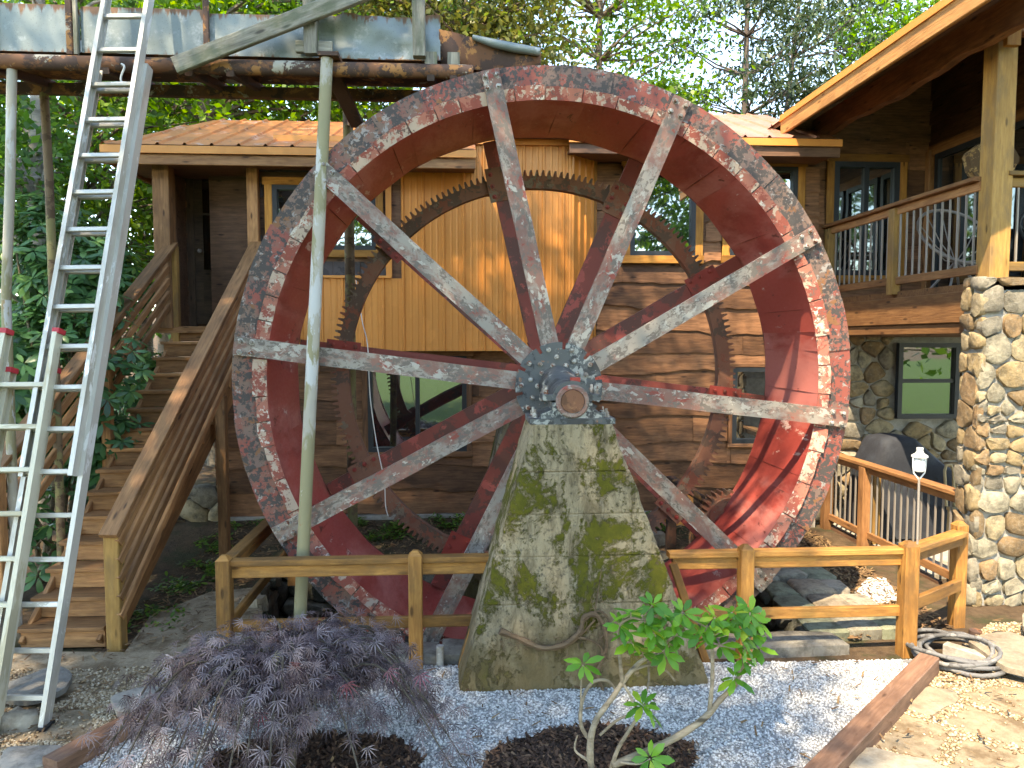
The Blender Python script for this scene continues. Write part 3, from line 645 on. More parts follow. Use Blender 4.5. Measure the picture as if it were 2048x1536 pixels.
# shingled part left of the orange panels with its window
wA = wpx(549, 374, 752, 500, YB_); sx0 = PXX(505, YB_)
sw = MB(); sw.box(((sx0 + xU) / 2 - .04, YB_ + .15, (zM + EAVE_Z) / 2), (xU - sx0 - .08, .27, EAVE_Z - zM)); sw.build('wall', W_sided, house)
z = zM + .03; row = 0
while z < EAVE_Z - .05:
    x = sx0 + (row % 2) * .09
    while x < xU - .06:
        w = random.uniform(.14, .24); x2 = min(x + w, xU - .06)
        if not (x2 > wA[0] - .1 and x < wA[1] + .1 and z + .17 > wA[2] - .1 and z < wA[3] + .1):
            board('shingle', M_shingle, house, ((x + x2) / 2, YB_ - .012, z), ((x + x2) / 2, YB_ + .006, z + .17), round(x2 - x - .006, 2), .016, (1, 0, 0))
        x = x2
    z += .155; row += 1
window(house, YB_, *wA, fw=.055, trim=True, tw=.09)
lower = MB(); lower.box(((sx0 + bx0) / 2, YB_ + .2, (2.6 + zM) / 2), (bx0 - sx0 + .02, .3, zM - 2.6)); lower.build('wall', W_sided, house)
# ---- door recess at the head of the stairs
DY = 9.7; LZ = 2.66
dx0, dx1 = PXX(398, DY), PXX(503, DY); lx0 = PXX(318, 8.95)
dw = MB(); dw.box(((lx0 + sx0) / 2, DY + .09, (LZ + EAVE_Z) / 2), (sx0 - lx0 + .1, .16, EAVE_Z - LZ)); dw.build('wall', W_sided, house)
siding(house, (PXX(345, DY - .3), DY - .04, 0), (1, 0, 0), (0, -1, 0), dx0 - PXX(345, DY - .3) - .08, LZ, EAVE_Z, .24, W_side, (), .06, segs=(5, 6))
dr = MB(); dz1 = PZZ(352, DY, 450); dr.box(((dx0 + dx1) / 2, DY - .02, (LZ + .05 + dz1) / 2), (dx1 - dx0, .05, dz1 - LZ - .05)); door = dr.build('door', W_door, house)
for a, b in ((.15, .46), (.54, .85)):
    q = MB(); q.box((dx0 + (dx1 - dx0) * (a + b) / 2, DY - .052, LZ + .36), ((dx1 - dx0) * (b - a), .02, .48)); q.build('panel', W_door, door)
q = MB(); q.box(((dx0 + dx1) / 2, DY - .05, LZ + 1.32), ((dx1 - dx0) * .68, .012, 1.15)); q.build('pane', M_glass, door)
q = MB(); q.box(((dx0 + dx1) / 2, DY - .062, LZ + 1.32), (.025, .02, 1.15)).box(((dx0 + dx1) / 2, DY - .0623, LZ + 1.45), ((dx1 - dx0) * .68, .02, .025)); q.build('muntin', W_door, door)
q = MB(); q.lathe((dx0 + .07, DY - .05, LZ + .98), (0, -1, 0), [(0, .012), (.03, .012), (.035, .028), (.06, .026), (.065, .01)], 12); q.build('handle', M_bolt, door, smooth=40)
for xx in (dx0 - .05, dx1 + .05): board('door_frame', W_door, house, (xx, DY - .05, LZ), (xx, DY - .05, dz1 + .1), .10, .05, (1, 0, 0))
board('door_frame', W_door, house, (dx0, DY - .05, dz1 + .05), (dx1, DY - .05, dz1 + .05), .10, .05)
board('porch_post', W_stair, house, (PXX(336, 8.95), 8.95, LZ - .02), (PXX(336, 8.95), 8.95, EAVE_Z + .05), .19, .19, (1, 0, 0))
board('porch_post', W_stair, house, (PXX(513, 9.0), 8.99, LZ - .3), (PXX(513, 9.0), 8.99, EAVE_Z), .13, .09, (1, 0, 0))
ld = MB(); ld.box(((lx0 + sx0) / 2, 9.36, LZ - .04), (sx0 - lx0 + .1, .95, .07)); ld.build('landing', W_stair, house)
# ---- left roof (hip at its left end), right roof
def roof(name, x0, x1, ye, ze, yr, zr, hip, mat, pitch=.30):
    """ribbed sheets from the front eave up to the ridge; hip = how far the ridge starts in from the left end"""
    x = x0; n = 0; parent = None
    sl = MB(); sl.add([(x0, ye, ze), (x1, ye, ze), (x1, yr, zr), (x0 + hip, yr, zr), (x0, 2 * yr - ye, ze), (x1, 2 * yr - ye, ze)], [(0, 1, 2, 3), (0, 3, 4), (3, 2, 5, 4)])
    base = sl.build('roof', mat, house, fix=False)
    while x < x1 - .03:
        x2 = min(x + pitch, x1)
        def topf(u): return 1.0 if u >= x0 + hip else max(0.0, (u - x0) / hip) if hip > 0 else 1.0
        prof = [(x, .004), (x + .018, .028), (x + .034, .028), (x + .05, .004), (x2, .004)]; vs_ = []
        for u, h in prof: vs_.append((u, ye - .03, ze + h))
        for u, h in prof: t = topf(u); vs_.append((u, ye + (yr - ye) * t, ze + (zr - ze) * t + h))
        MB().add(vs_, [(k, k + 1, 6 + k, 5 + k) for k in range(4)]).build('roof_sheet', mat, base, fix=False); x = x2
    return base
rlx0, rlx1 = PXX(216, 8.6), .1; zl = PZZ(292, 8.6, 400)
roof('roof', rlx0, rlx1, 8.6, zl, 10.9, PZZ(243, 10.9, 600), PXX(440, 10.9) - rlx0, M_roof)
rrx0, rrx1 = PXX(1138, 8.75), PXX(1671, 8.75); zr_ = PZZ(276, 8.75, 1500)
roof('roof', rrx0 - .9, rrx1, 8.75, zr_, 11.0, PZZ(229, 11.0, 1450), 0, M_roofp)
# eave trims and fascias
for x0, x1, Y, z, zz in ((rlx0, rlx1, 8.6, zl, .085), (rrx0, rrx1, 8.75, zr_, .085)):
    e = MB(); e.box(((x0 + x1) / 2, Y - .012, z - zz / 2 - .004), (x1 - x0 + .02, .03, zz)); e.build('eave_trim', M_orange, house)
    board('fascia', W_sided if Y > 8.7 else W_stair, house, (x0, Y + .03, z - .15), (x1, Y + .03, z - .15), .12, .04)
    s_ = MB(); s_.box(((x0 + x1) / 2, (Y + WY) / 2 + .12, z - .15), (x1 - x0 - .02, WY - Y + .1, .02)); s_.build('soffit', W_soffit, house)
    g_ = MB(); g_.box(((x0 + x1) / 2, WY + .25, z - .06), (x1 - x0 - .3, .1, .18)); g_.build('wall_plate', W_soffit, house)
gs = MB(); gs.box((rlx0 + .03, 10.9, zl - .1), (.04, 4.5, .18)); gs.build('fascia', W_stair, house)
ls = MB(); ls.box((lx0 + .05, 10.3, 3.6), (.1, 2.6, 2.0)); ls.build('wall', W_sided, house)
bw = MB(); bw.box((.2, 13.6, 2.5), (9.4, .15, 4.8)); bw.build('wall', W_sided, house)

# ------------------------------------------------------------------ porch on the right: deck, railing, posts, roof, stone column
XP = 4.80; PYN = 6.42; DZ = 3.06; PWY = 9.5; XR = 6.2
porch = thing('porch', 'raised wooden porch with metal balusters and timber posts beside the wheel', 'porch', (XP, PYN, 0))
fl = MB(); fl.box((XP + 1.6, (PYN + PWY) / 2, DZ - .06), (3.2, PWY - PYN, .08)); fl.build('deck_floor', W_deck, porch)
board('beam', W_deck, porch, (XP, PYN + .2, DZ - .24), (XP, PWY, DZ - .24), .30, .06)
board('ledger', W_deck, porch, (XP + .05, PYN + .25, DZ - .45), (XP + .05, PWY, DZ - .45), .10, .12)
board('beam', W_deck, porch, (XP + .9, PYN + .05, DZ - .24), (XP + 3.2, PYN + .05, DZ - .24), .30, .06)
for k in range(6):
    yy = PYN + .5 + k * .5; board('joist', W_soffit, porch, (XP + .12, yy, DZ - .22), (XP + 3.1, yy, DZ - .22), .22, .045)
PCX = onY(1994, 300, PYN + .10).x
# railing along the left edge
def rail_y(x, y0, y1, z, name='rail', zr=.94, posts=(), balu=None, parent=porch, z0=.10, wm=W_deck):
    board('top_rail', wm, parent, (x, y0, z + zr), (x, y1, z + zr), .04, .14)
    board('top_rail', wm, parent, (x + .01, y0, z + zr - .065), (x + .01, y1, z + zr - .065), .085, .04)
    board('bottom_rail', wm, parent, (x + .01, y0, z + z0), (x + .01, y1, z + z0), .085, .04)
    y = y0 + .08
    while y < y1 - .03:
        if not any(abs(y - p) < .07 for p in posts):
            b = MB(); b.box((0, 0, 0), (.016, .016, zr - .1 - z0 - .03)); key = ('bal', round(zr - z0, 3))
            if key not in _bc: _bc[key] = b.build('baluster', M_baluster, parent, origin=(0, 0, 0)); _bc[key].matrix_basis = Matrix.Translation((x + .01, y, z + (zr - .1 + z0 + .04) / 2))
            else: link('baluster', _bc[key].data, Matrix.Translation((x + .01, y, z + (zr - .1 + z0 + .04) / 2)), parent)
        y += .118
YMID = onX(1792, 500, XP).y
rail_y(XP - .02, PYN + .16, PWY - .02, DZ, posts=(YMID,))
board('post', W_post, porch, (XP - .02, YMID, DZ - .05), (XP - .02, YMID, DZ + .90), .10, .11, (1, 0, 0))
board('post', W_post, porch, (XP - .02, PWY - .1, DZ - .05), (XP - .02, PWY - .1, DZ + .90), .10, .11, (1, 0, 0))
# front rail to the right of the corner post
for zc, w, t in ((DZ + .96, .04, .14), (DZ + .885, .085, .04), (DZ + .12, .085, .04)):
    board('top_rail' if zc > DZ + .5 else 'bottom_rail', W_post, porch, (PCX + .05, PYN + .06, zc), (XP + 3.0, PYN + .06, zc), w, t)
for k in range(12):
    yb = PCX + .19 + k * .118; link('baluster', _bc[('bal', .84)].data, Matrix.Translation((yb, PYN + .06, DZ + .49)), porch)
# corner post on the stone column, roof beams
board('corner_post', W_post, porch, (PCX, PYN + .10, DZ - .05), (PCX, PYN + .10, 5.28), .19, .19, (1, 0, 0))
board('post_block', W_trim, porch, (PCX - .02, PYN - .06, 5.12), (PCX - .02, PYN - .06, 5.62), .13, .06, (1, 0, 0))
board('roof_beam', W_beam, porch, (PCX + .05, PYN + .05, 5.38), (PCX + 3.2, PYN + .05, 5.38), .22, .14)
XE, ZE, SLOPE, YE0, YE1 = 3.97, 5.22, .48, 5.4, 9.05
hx = 4.55
hb = MB(); n = 26; vs_ = []; 
for i in range(n + 1):
    yy = PYN - .9 + (PWY + .9 - PYN) * i / n; zb = 5.10 + .02 * math.sin(yy * 3.1) + .012 * math.sin(yy * 9.7)
    vs_ += [(hx, yy, zb), (hx + .10, yy, zb), (hx + .10, yy, ZE + SLOPE * (hx - XE) - .09), (hx, yy, ZE + SLOPE * (hx - XE) - .11)]
hb.add(vs_, [(i * 4 + k, i * 4 + (k + 1) % 4, i * 4 + 4 + (k + 1) % 4, i * 4 + 4 + k) for i in range(n) for k in range(4)] + [(0, 1, 2, 3), (n * 4 + 3, n * 4 + 2, n * 4 + 1, n * 4)])
ob = hb.build('header_beam', W_beam, porch)
ob.data.transform(Matrix.Rotation(R(-90), 4, 'Z')); ob.matrix_basis = ob.matrix_basis @ Matrix.Rotation(R(90), 4, 'Z')
# roof: soffit boards below, metal on top
zs = lambda x: ZE + SLOPE * (x - XE)
YRB = 11.2
rf = MB(); rf.prism([(XE, YE0, ZE), (XE + 4.5, YE0, zs(XE + 4.5)), (XE + 4.5, YE0, zs(XE + 4.5) + .05), (XE, YE0, ZE + .05)], (0, YRB - YE0, 0)); roofp = rf.build('roof', W_soffit, porch)
x = XE - .03
y = YE0 - .02
while y < YRB:
    y2 = min(y + .30, YRB); prof = [(y, .056), (y + .018, .08), (y + .034, .08), (y + .05, .056), (y2, .056)]
    vs_ = [(XE - .05, a, zs(XE - .05) + b) for a, b in prof] + [(XE + 4.5, a, zs(XE + 4.5) + b) for a, b in prof]
    MB().add(vs_, [(k, k + 1, 6 + k, 5 + k) for k in range(4)]).build('roof_sheet', M_roofp, roofp, fix=False); y = y2
board('fascia', W_fascia, porch, (XE - .02, YE0, ZE - .055), (XE - .02, YE1, ZE - .055), .20, .04)
dr = MB(); dr.box((XE - .045, (YE0 + YE1) / 2, ZE + .045), (.03, YE1 - YE0, .07)); dr.build('drip_edge', M_orange, porch)
for k in range(9):
    xx = XE + .08 + k * .26; board('soffit_board', W_soffit, porch, (xx + .12, YE0 + .02, zs(xx + .12) - .012), (xx + .12, PWY, zs(xx + .12) - .012), .25, .018, (1, 0, SLOPE))
lt = MB(); q = onX(1857, 168, 5.3); lt.lathe((5.3, 7.9, zs(5.3) - .026), (SLOPE, 0, -1), [(0, .055), (.012, .05), (.014, .02)], 16); lt.build('downlight', M_white, porch, smooth=40)
# back wall of the porch with its window, and the wall on the right with dark glazing
bwl = MB(); bwl.prism([(HX1 - .5, PWY + .02, 2.9), (XR + .2, PWY + .02, 2.9), (XR + .2, PWY + .02, zs(XR + .2) - .02), (HX1 - .5, PWY + .02, zs(HX1 - .5) - .02)], (0, .17, 0)); bwl.build('wall', W_sided, house)
wD = wpx(1660, 327, 1795, 507 + 10, PWY); wD = (wD[0], wD[1], DZ + .30, wD[3])
siding(house, (HX1 - .5, PWY + .01, 0), (1, 0, 0), (0, -1, 0), XR - HX1 + .5, DZ - .02, 6.6, .34, W_side, [(wD[0] - HX1 + .5 - .1, wD[1] - HX1 + .5 + .1, wD[2] - .1, wD[3] + .1)], .04, start=lambda z: (z + .06 - ZE) / SLOPE + XE - HX1 + .5 if z > 5.2 else 0)
window(house, PWY, *wD, fw=.07, trim=True, tw=.10, mull=[(wD[0] + wD[1]) / 2])
rw = MB(); rw.box((XR + .1, (PYN + PWY) / 2, 4.6), (.18, PWY - PYN + .2, 3.3)); rw.build('wall', W_sided, house)
siding(house, (XR - .01, PWY, 0), (0, -1, 0), (-1, 0, 0), 3.0, 5.06, 6.24, .3, W_side, (), .04)
board('head_trim', W_deck, house, (XR - .04, PWY, 5.0), (XR - .04, PYN, 5.0), .14, .04)
board('corner_board', W_deck, house, (XR - .05, PWY - .06, DZ), (XR - .05, PWY - .06, 5.0), .09, .09, (1, 0, 0))
for a, b in ((9.32, 8.4), (8.3, 7.4), (7.3, 6.5)):
    g = MB()
    for y0, y1, z0, z1 in ((a, b, 4.86, 4.93), (a, b, DZ, DZ + .12), (a, a - .07, DZ, 4.93), (b + .07, b, DZ, 4.93)): g.box((XR - .045, (y0 + y1) / 2, (z0 + z1) / 2), (.05 + .001 * (z1 - z0), abs(y1 - y0), z1 - z0))
    gd = g.build('glazed_door', M_black, house); q = MB(); q.box((XR - .035, (a + b) / 2, (DZ + .12 + 4.86) / 2), (.012, a - b - .12, 4.74 - DZ)); q.build('pane', M_glass, gd)
# stone column
CW = 1.0
column = thing('stone_column', 'tan fieldstone column with grey mortar carrying the porch post', 'column', (XP + .9, PYN + .1, 0))
c0 = onY(1958, 900, PYN).x; cY0, cY1 = PYN + .0, PYN + .24
core = MB(); core.prism([(c0 - .02, cY0, -.05), (c0 + CW, cY0, -.05), (c0 + CW, cY1, -.05), (c0 - .02, cY1, -.05)], (0, 0, DZ + .03)); core.build('mortar_core', G_mortar, column)
random.seed(21)
cells_w = CW + .05
stone_face('stone', ST_column, column, (c0 - .055, cY0, 0), (1, 0, 0), (0, 0, 1), (0, -1, 0), cells_w, DZ + .02, .09, .30, .013, .042, .32, ratio=(.7, 1.6))
stone_face('stone', ST_column, column, (c0 - .02, cY1, 0), (0, -1, 0), (0, 0, 1), (-1, 0, 0), cY1 - cY0 + .04, DZ + .02, .11, .30, .013, .042, .32, ratio=(.8, 1.5))
# ---- lower storey under the porch: stone wall, window, low patio deck and its railing
random.seed(5)
lw = MB(); lw.box((HX1 + 1.1, PWY + .1, 1.45), (3.0, .2, 2.9)); lw.build('lower_wall', G_mortar, house)
wG = wpx(1784, 686, 1910, 836, PWY)
stone_face('stone', ST_column, house, (HX1 - .35, PWY, .05), (1, 0, 0), (0, 0, 1), (0, -1, 0), 2.6, 2.5, .10, .26, .010, .06, .6, hole=(wG[0] - HX1 + .35 - .1, wG[1] - HX1 + .35 + .1, wG[2] - .1, wG[3] + .1), ratio=(.9, 1.9))
window(house, PWY - .05, *wG, fw=.06); 
w2 = MB(); w2.box(((wG[0] + wG[1]) / 2, PWY - .075, (wG[2] + wG[3]) / 2), (wG[1] - wG[0] - .12, .05, .05)); w2.build('meeting_rail', M_black, house)
board('wall_header', W_sided, house, (HX1 - .3, PWY - .06, 2.68), (HX1 + 2.3, PWY - .06, 2.68), .28, .08)
patio = thing('patio_deck', 'low wooden patio deck with railing beneath the porch', 'deck', (XP, 8, 0))
PF = .06
sk = MB(); sk.box((XP + 1.7, (PYN + PWY) / 2 + .4, PF - .05), (3.3, PWY - PYN - .75, .06)); sk.build('deck_floor', G_concfloor, patio)
board('skirt_board', W_sided, patio, (XP + .03, PYN + .6, PF - .12), (XP + .03, PWY, PF - .12), .18, .05)
YL0, YL1 = PYN + .22, PWY - .05
YMP = onX(1735, 1000, XP).y
rail_y(XP - .02, YL0, YL1, PF, zr=.95, posts=(YMP,), parent=patio)
board('post', W_deck, patio, (XP - .03, YMP, -.12), (XP - .03, YMP, PF + .92), .12, .12, (1, 0, 0))
board('post', W_post, patio, (XP + .10, YMP + .02, PF - .02), (XP + .10, YMP + .02, PF + .84), .10, .10, (1, 0, 0))
board('post', W_deck, patio, (XP - .03, onX(1658, 1000, XP).y, -.12), (XP - .03, onX(1658, 1000, XP).y, PF + .92), .12, .12, (1, 0, 0))

# ------------------------------------------------------------------ water wheel
YF, YBK = 5.95, 7.07
C = onY(1098, 766, YF); R0, R1, RS = 2.565, 2.335, 2.30
H = onY(1118, 772, 5.84)
A0 = 101.0
wheel = thing('water_wheel', 'huge red overshot water wheel with rusted rim and grey spokes', 'water wheel', (C.x, (YF + YBK) / 2, C.z - R0))
def arc(a0, a1, r0, r1, y, th, n=6):
    """flat annular plate from angle a0 to a1"""
    mb = MB(); vs_ = []
    for i in range(n + 1):
        a = R(a0 + (a1 - a0) * i / n)
        for r, yy in ((r0, y), (r1, y), (r1, y + th), (r0, y + th)): vs_.append((C.x + r * math.cos(a), yy, C.z + r * math.sin(a)))
    fs = [(i * 4 + k, i * 4 + (k + 1) % 4, i * 4 + 4 + (k + 1) % 4, i * 4 + 4 + k) for i in range(n) for k in range(4)] + [(0, 1, 2, 3), (n * 4 + 3, n * 4 + 2, n * 4 + 1, n * 4)]
    mb.add(vs_, fs); return mb
random.seed(31)
for k in range(10):
    a = A0 + 36 * k
    arc(a + 13.2, a + 23, R1 - .02, R0 + random.uniform(-.004, .006), YF - .008, .014, 4).build('splice_plate', M_shroud, wheel)
    arc(a - 13.0, a + 13.2, R1 - .03, R0 + random.uniform(-.004, .006), YF, .012, 10).build('shroud_plate', M_shroud, wheel)
    arc(a - 18, a + 18, R1 - .03, R0, YBK, .012, 10).build('shroud_plate', M_bspoke, wheel)
    # sole plates (the red drum) with a slight hand-made waviness
    n, m = 14, 4; mb = MB(); vs_ = []
    for j in range(m + 1):
        yy = YF + .002 + (YBK - YF) * j / m
        for i in range(n + 1):
            an = a - 18.4 + 36.6 * i / n; rr = RS + .004 * (k % 2) + .007 * math.sin(an * .35 + j) + random.uniform(-.002, .002); r_ = R(an)
            vs_.append((C.x + rr * math.cos(r_), yy, C.z + rr * math.sin(r_)))
    w = n + 1
    mb.add(vs_, [(j * w + i, j * w + i + 1, (j + 1) * w + i + 1, (j + 1) * w + i) for j in range(m) for i in range(n)]); mb.build('sole_plate', M_sole, wheel, smooth=True)
# folded tabs where the drum edge is turned over the rim
ang = A0; 
while ang < A0 + 359:
    w_ = random.choice((5, 6, 7, 7.5)); w_ = min(w_, A0 + 360 - ang); j = random.uniform(-.008, .008); rr = random.uniform(.075, .10)
    mb = MB(); vs_ = []; n = 3
    for i in range(n + 1):
        a = R(ang + .12 + (w_ - .24) * i / n); e = j + random.uniform(-.006, .006)
        for r, yy in ((RS - .012, YF - .004), (RS + rr + e, YF - .030), (RS + rr + e, YF - .022), (RS - .002, YF + .02)): vs_.append((C.x + r * math.cos(a), yy, C.z + r * math.sin(a)))
    mb.add(vs_, [(i * 4 + k, i * 4 + (k + 1) % 4, i * 4 + 4 + (k + 1) % 4, i * 4 + 4 + k) for i in range(n) for k in range(4)] + [(0, 1, 2, 3), (n * 4 + 3, n * 4 + 2, n * 4 + 1, n * 4)])
    mb.build('rim_tab', M_flange, wheel); ang += w_
# buckets between the shrouds
for k in range(40):
    a = R(A0 + 4.5 + 9 * k); pts = [(RS, a), (RS + .13, a + .015), (R0 - .02, a + .075)]
    mb = MB(); vs_ = [(C.x + r * math.cos(t), y, C.z + r * math.sin(t)) for y in (YF + .012, YBK) for r, t in pts]
    mb.add(vs_, [(0, 1, 4, 3), (1, 2, 5, 4)]); mb.build('bucket', M_bspoke, wheel, fix=False)
bolt = MB(); bolt.lathe((0, 0, 0), (0, -1, 0), [(0, .026), (.006, .026)], 10); bolt.lathe((0, 0, 0), (0, -1, 0), [(.005, .017), (.03, .017), (.033, .012)], 6)
_b = bolt.build('bolt', M_bolt, wheel, origin=(0, 0, 0)); boltme = _b.data; bpy.data.objects.remove(_b); 
bred = boltme.copy(); bred.materials.clear(); bred.materials.append(M_bracket)
def put_bolt(p, parent, me=boltme, s=1.0): return link('bolt', me, Matrix.Translation(Vector(p)) @ Matrix.Rotation(random.uniform(0, 6), 4, 'Y') @ Matrix.Scale(s, 4), parent)
def spoke(p0, p1, w, mat, lip):
    """rolled steel channel: a face plate towards the camera and a lip along each edge"""
    p0, p1 = Vector(p0), Vector(p1); x = (p1 - p0); L = x.length; x.normalize(); y = Vector((0, 1, 0)); z = x.cross(y).normalized(); y = z.cross(x).normalized()
    M = Matrix((x, y, z)).transposed().to_4x4(); M.translation = (p0 + p1) / 2
    mb = MB(); h = w / 2; prof = [(-h, 0), (-h, lip), (-h + .012, lip), (-h + .014, .014), (h - .014, .014), (h - .012, lip), (h, lip), (h, 0)]
    n = 8; vs_ = []
    for i in range(n + 1):
        u = -L / 2 + L * i / n; e = random.uniform(-.003, .003) if 0 < i < n else 0
        vs_ += [(u, b + e, a + e) for a, b in prof]
    mb.add(vs_, [(i * 8 + k, i * 8 + (k + 1) % 8, i * 8 + 8 + (k + 1) % 8, i * 8 + 8 + k) for i in range(n) for k in range(8)] + [tuple(range(8)), tuple(range(n * 8, n * 8 + 8))[::-1]])
    o = mb.build('spoke', mat, wheel, origin=(0, 0, 0)); o.matrix_basis = M; WM[o.name] = M; return o
random.seed(17)
HB = onY(1088, 752, 7.0)
for k in range(10):
    a = R(A0 + 36 * k); d = Vector((math.cos(a), 0, math.sin(a))); e = C + d * (R0 - .015); e.y = YF - .045; s0 = Vector((H.x, 5.875, H.z)) + d * .12
    sp = spoke(s0, e, .146, M_spoke, .04); n_ = Vector((-d.z, 0, d.x))
    for rr, off in ((2.50, -.045), (2.50, .045), (2.41, -.045), (2.41, .045)): put_bolt(C + d * rr + n_ * off + Vector((0, YF - .045 - C.y, 0)), sp, s=.9)
    for u in (1.3, 1.75): pass
    cb = Vector((C.x, 7.0, C.z)); b0 = Vector((HB.x, 7.0, HB.z)) + d * .1; b1 = cb + d * (RS - .02); bs = spoke(b0, b1, .165, M_bspoke, .05)
    # bracket where the gear segments are bolted to the spoke
    q = MB(); t = -n_; p = cb + d * 1.86
    q.prism([p + d * .17 + n_ * .12 + Vector((0, -.014, 0)), p + d * .17 - n_ * .12 + Vector((0, -.014, 0)), p - d * .15 - n_ * .12 + Vector((0, -.014, 0)), p - d * .15 + n_ * .12 + Vector((0, -.014, 0))], (0, .012, 0)); br = q.build('bracket', M_bracket if k % 3 else M_gear, wheel)
    for rr in (-.10, .0, .11):
        for off in (-.075, .075): put_bolt(p + d * rr + n_ * off + Vector((0, -.014, 0)), br, bred, .85)
# gear segments
GR = 1.985; NT_ = 19
for k in range(10):
    a0 = A0 + 36 * k + 1.6; a1 = A0 + 36 * (k + 1) - 1.6; prof = []; step = (a1 - a0) / NT_
    for i in range(NT_):
        b = a0 + step * i; prof += [(b, GR - .058), (b + step * .22, GR - .052), (b + step * .36, GR), (b + step * .62, GR), (b + step * .78, GR - .052)]
    prof.append((a1, GR - .058)); Y0, Y1 = 7.045, 7.14; mb = MB(); vs_ = []
    for b, r in prof:
        t = R(b); u = (b - a0) / (a1 - a0); ri = GR - .175 - .05 * (max(0, 1 - u / .10) ** 2 + max(0, 1 - (1 - u) / .10) ** 2)
        for rr, y in ((r, Y0), (ri, Y0), (ri, Y1), (r, Y1)): vs_.append((C.x + rr * math.cos(t), y, C.z + rr * math.sin(t)))
    n = len(prof); mb.add(vs_, [(i * 4 + j, i * 4 + (j + 1) % 4, i * 4 + 4 + (j + 1) % 4, i * 4 + 4 + j) for i in range(n - 1) for j in range(4)] + [(0, 1, 2, 3), (n * 4 - 1, n * 4 - 2, n * 4 - 3, n * 4 - 4)])
    mb.build('gear_segment', M_gear, wheel)
# hub: notched disc with bolts, boss and axle
def hub(c, y, r, mat, th=.035):
    poly = []
    for k in range(10):
        b = A0 + 18 + 36 * k; w = 2.6
        for da, rr in ((-15.4, r), (-10, r + .002), (-5, r), (-w, r), (-w + .3, r - .055), (w - .3, r - .055), (w, r), (5, r), (10, r + .002), (15.4, r)):
            t = R(b + da); poly.append((c.x + rr * math.cos(t), y, c.z + rr * math.sin(t)))
    return MB().prism(poly, (0, th, 0)).build('hub', mat, wheel)
hb_ = hub(H, 5.835, .355, M_hub)
for k in range(10):
    a = R(A0 + 36 * k); d = Vector((math.cos(a), 0, math.sin(a))); n_ = Vector((-d.z, 0, d.x))
    for rr, off in ((.305, 0.03), (.235, -.025), (.175, .02)):
        p = H + d * rr + n_ * off; put_bolt((p.x, 5.834, p.z), hb_, s=.8)
hub(HB, 7.06, .36, M_bspoke)
AX = onY(1145, 803, 5.02)
bs = MB(); bs.tube([(H.x, 5.86, H.z), (H.x * .75 + AX.x * .25, 5.6, H.z * .75 + AX.z * .25), (AX.x * .8 + H.x * .2, 5.32, AX.z * .8 + H.z * .2)], [.17, .125, .10], 24); bs.build('boss', M_hub, wheel, smooth=40)
ax = MB(); ax.tube([tuple(AX + Vector((0, -.01, 0))), (H.x, 5.84, H.z), (HB.x, 7.06, HB.z), (HB.x - .02, 8.2, HB.z + .01)], [.082, .09, .10, .10], 24); ax.build('axle', M_axle, wheel, smooth=40)

# ---- bearing on the pier
bear = thing('pillow_block_bearing', 'cast iron split bearing block holding the axle on the mossy pier', 'bearing', (AX.x, 5.2, AX.z - .22))
PT = PZZ(848, 5.02, 1145)
bp = MB(); bp.box((AX.x, 5.22, PT + .02), (.60, .44, .04)); bp.build('base_plate', M_hub, bear)
bl = MB(); zc = AX.z; h0 = PT + .04
poly = [(-.20, h0), (.20, h0), (.20, h0 + .03), (.145, h0 + .05), (.142, zc - .01)] + [(.138 * math.cos(t), zc - .004 + .0 * math.sin(t)) for t in (0, math.pi)] + [(-.142, zc - .01), (-.145, h0 + .05), (-.20, h0 + .03)]
poly = [(-.22, h0), (.22, h0), (.22, h0 + .03), (.14, h0 + .06), (.14, zc - .008), (-.14, zc - .008), (-.14, h0 + .06), (-.22, h0 + .03)]
bl.prism([(AX.x + a, 5.02, b) for a, b in poly], (0, .30, 0)); bl.build('lower_housing', M_hub, bear)
cp = MB(); poly = [(.205, zc + .006), (.205, zc + .045), (.135, zc + .05)] + [(.138 * math.cos(R(t)), zc + .02 + .125 * math.sin(R(t))) for t in range(15, 170, 15)] + [(-.135, zc + .05), (-.205, zc + .045), (-.205, zc + .006)]
cp.prism([(AX.x + a, 5.03, b) for a, b in poly], (0, .27, 0)); cp.build('upper_cap', M_hub, bear, smooth=50)
rg = MB(); rg.lathe((AX.x, 5.035, zc), (0, -1, 0), [(0, .118), (.02, .118), (.03, .11), (.03, .086), (.012, .084)], 28); rg.build('collar_ring', M_spoke, bear, smooth=40)
oc = MB(); oc.prism([(AX.x - .01, 5.06, zc + .135), (AX.x + .06, 5.05, zc + .135), (AX.x + .065, 5.15, zc + .135), (AX.x + .0, 5.16, zc + .135)], (0, 0, .03)); oc.build('oil_cap', M_bracket, bear)
nutv = MB(); nutv.lathe((0, 0, 0), (0, 0, 1), [(0, .028), (.006, .028), (.006, .02), (.035, .02), (.035, .011), (.06, .011)], 6); n0 = nutv.build('nut', M_bolt, bear, origin=(0, 0, 0)); nm = n0.data; bpy.data.objects.remove(n0)
for dx, dz in ((-.175, zc + .045 - h0), (.175, zc + .045 - h0), (-.255, 0), (.255, 0)):
    for yy in (5.10, 5.26): link('nut', nm, Matrix.Translation((AX.x + dx, yy, h0 + dz)), bear)

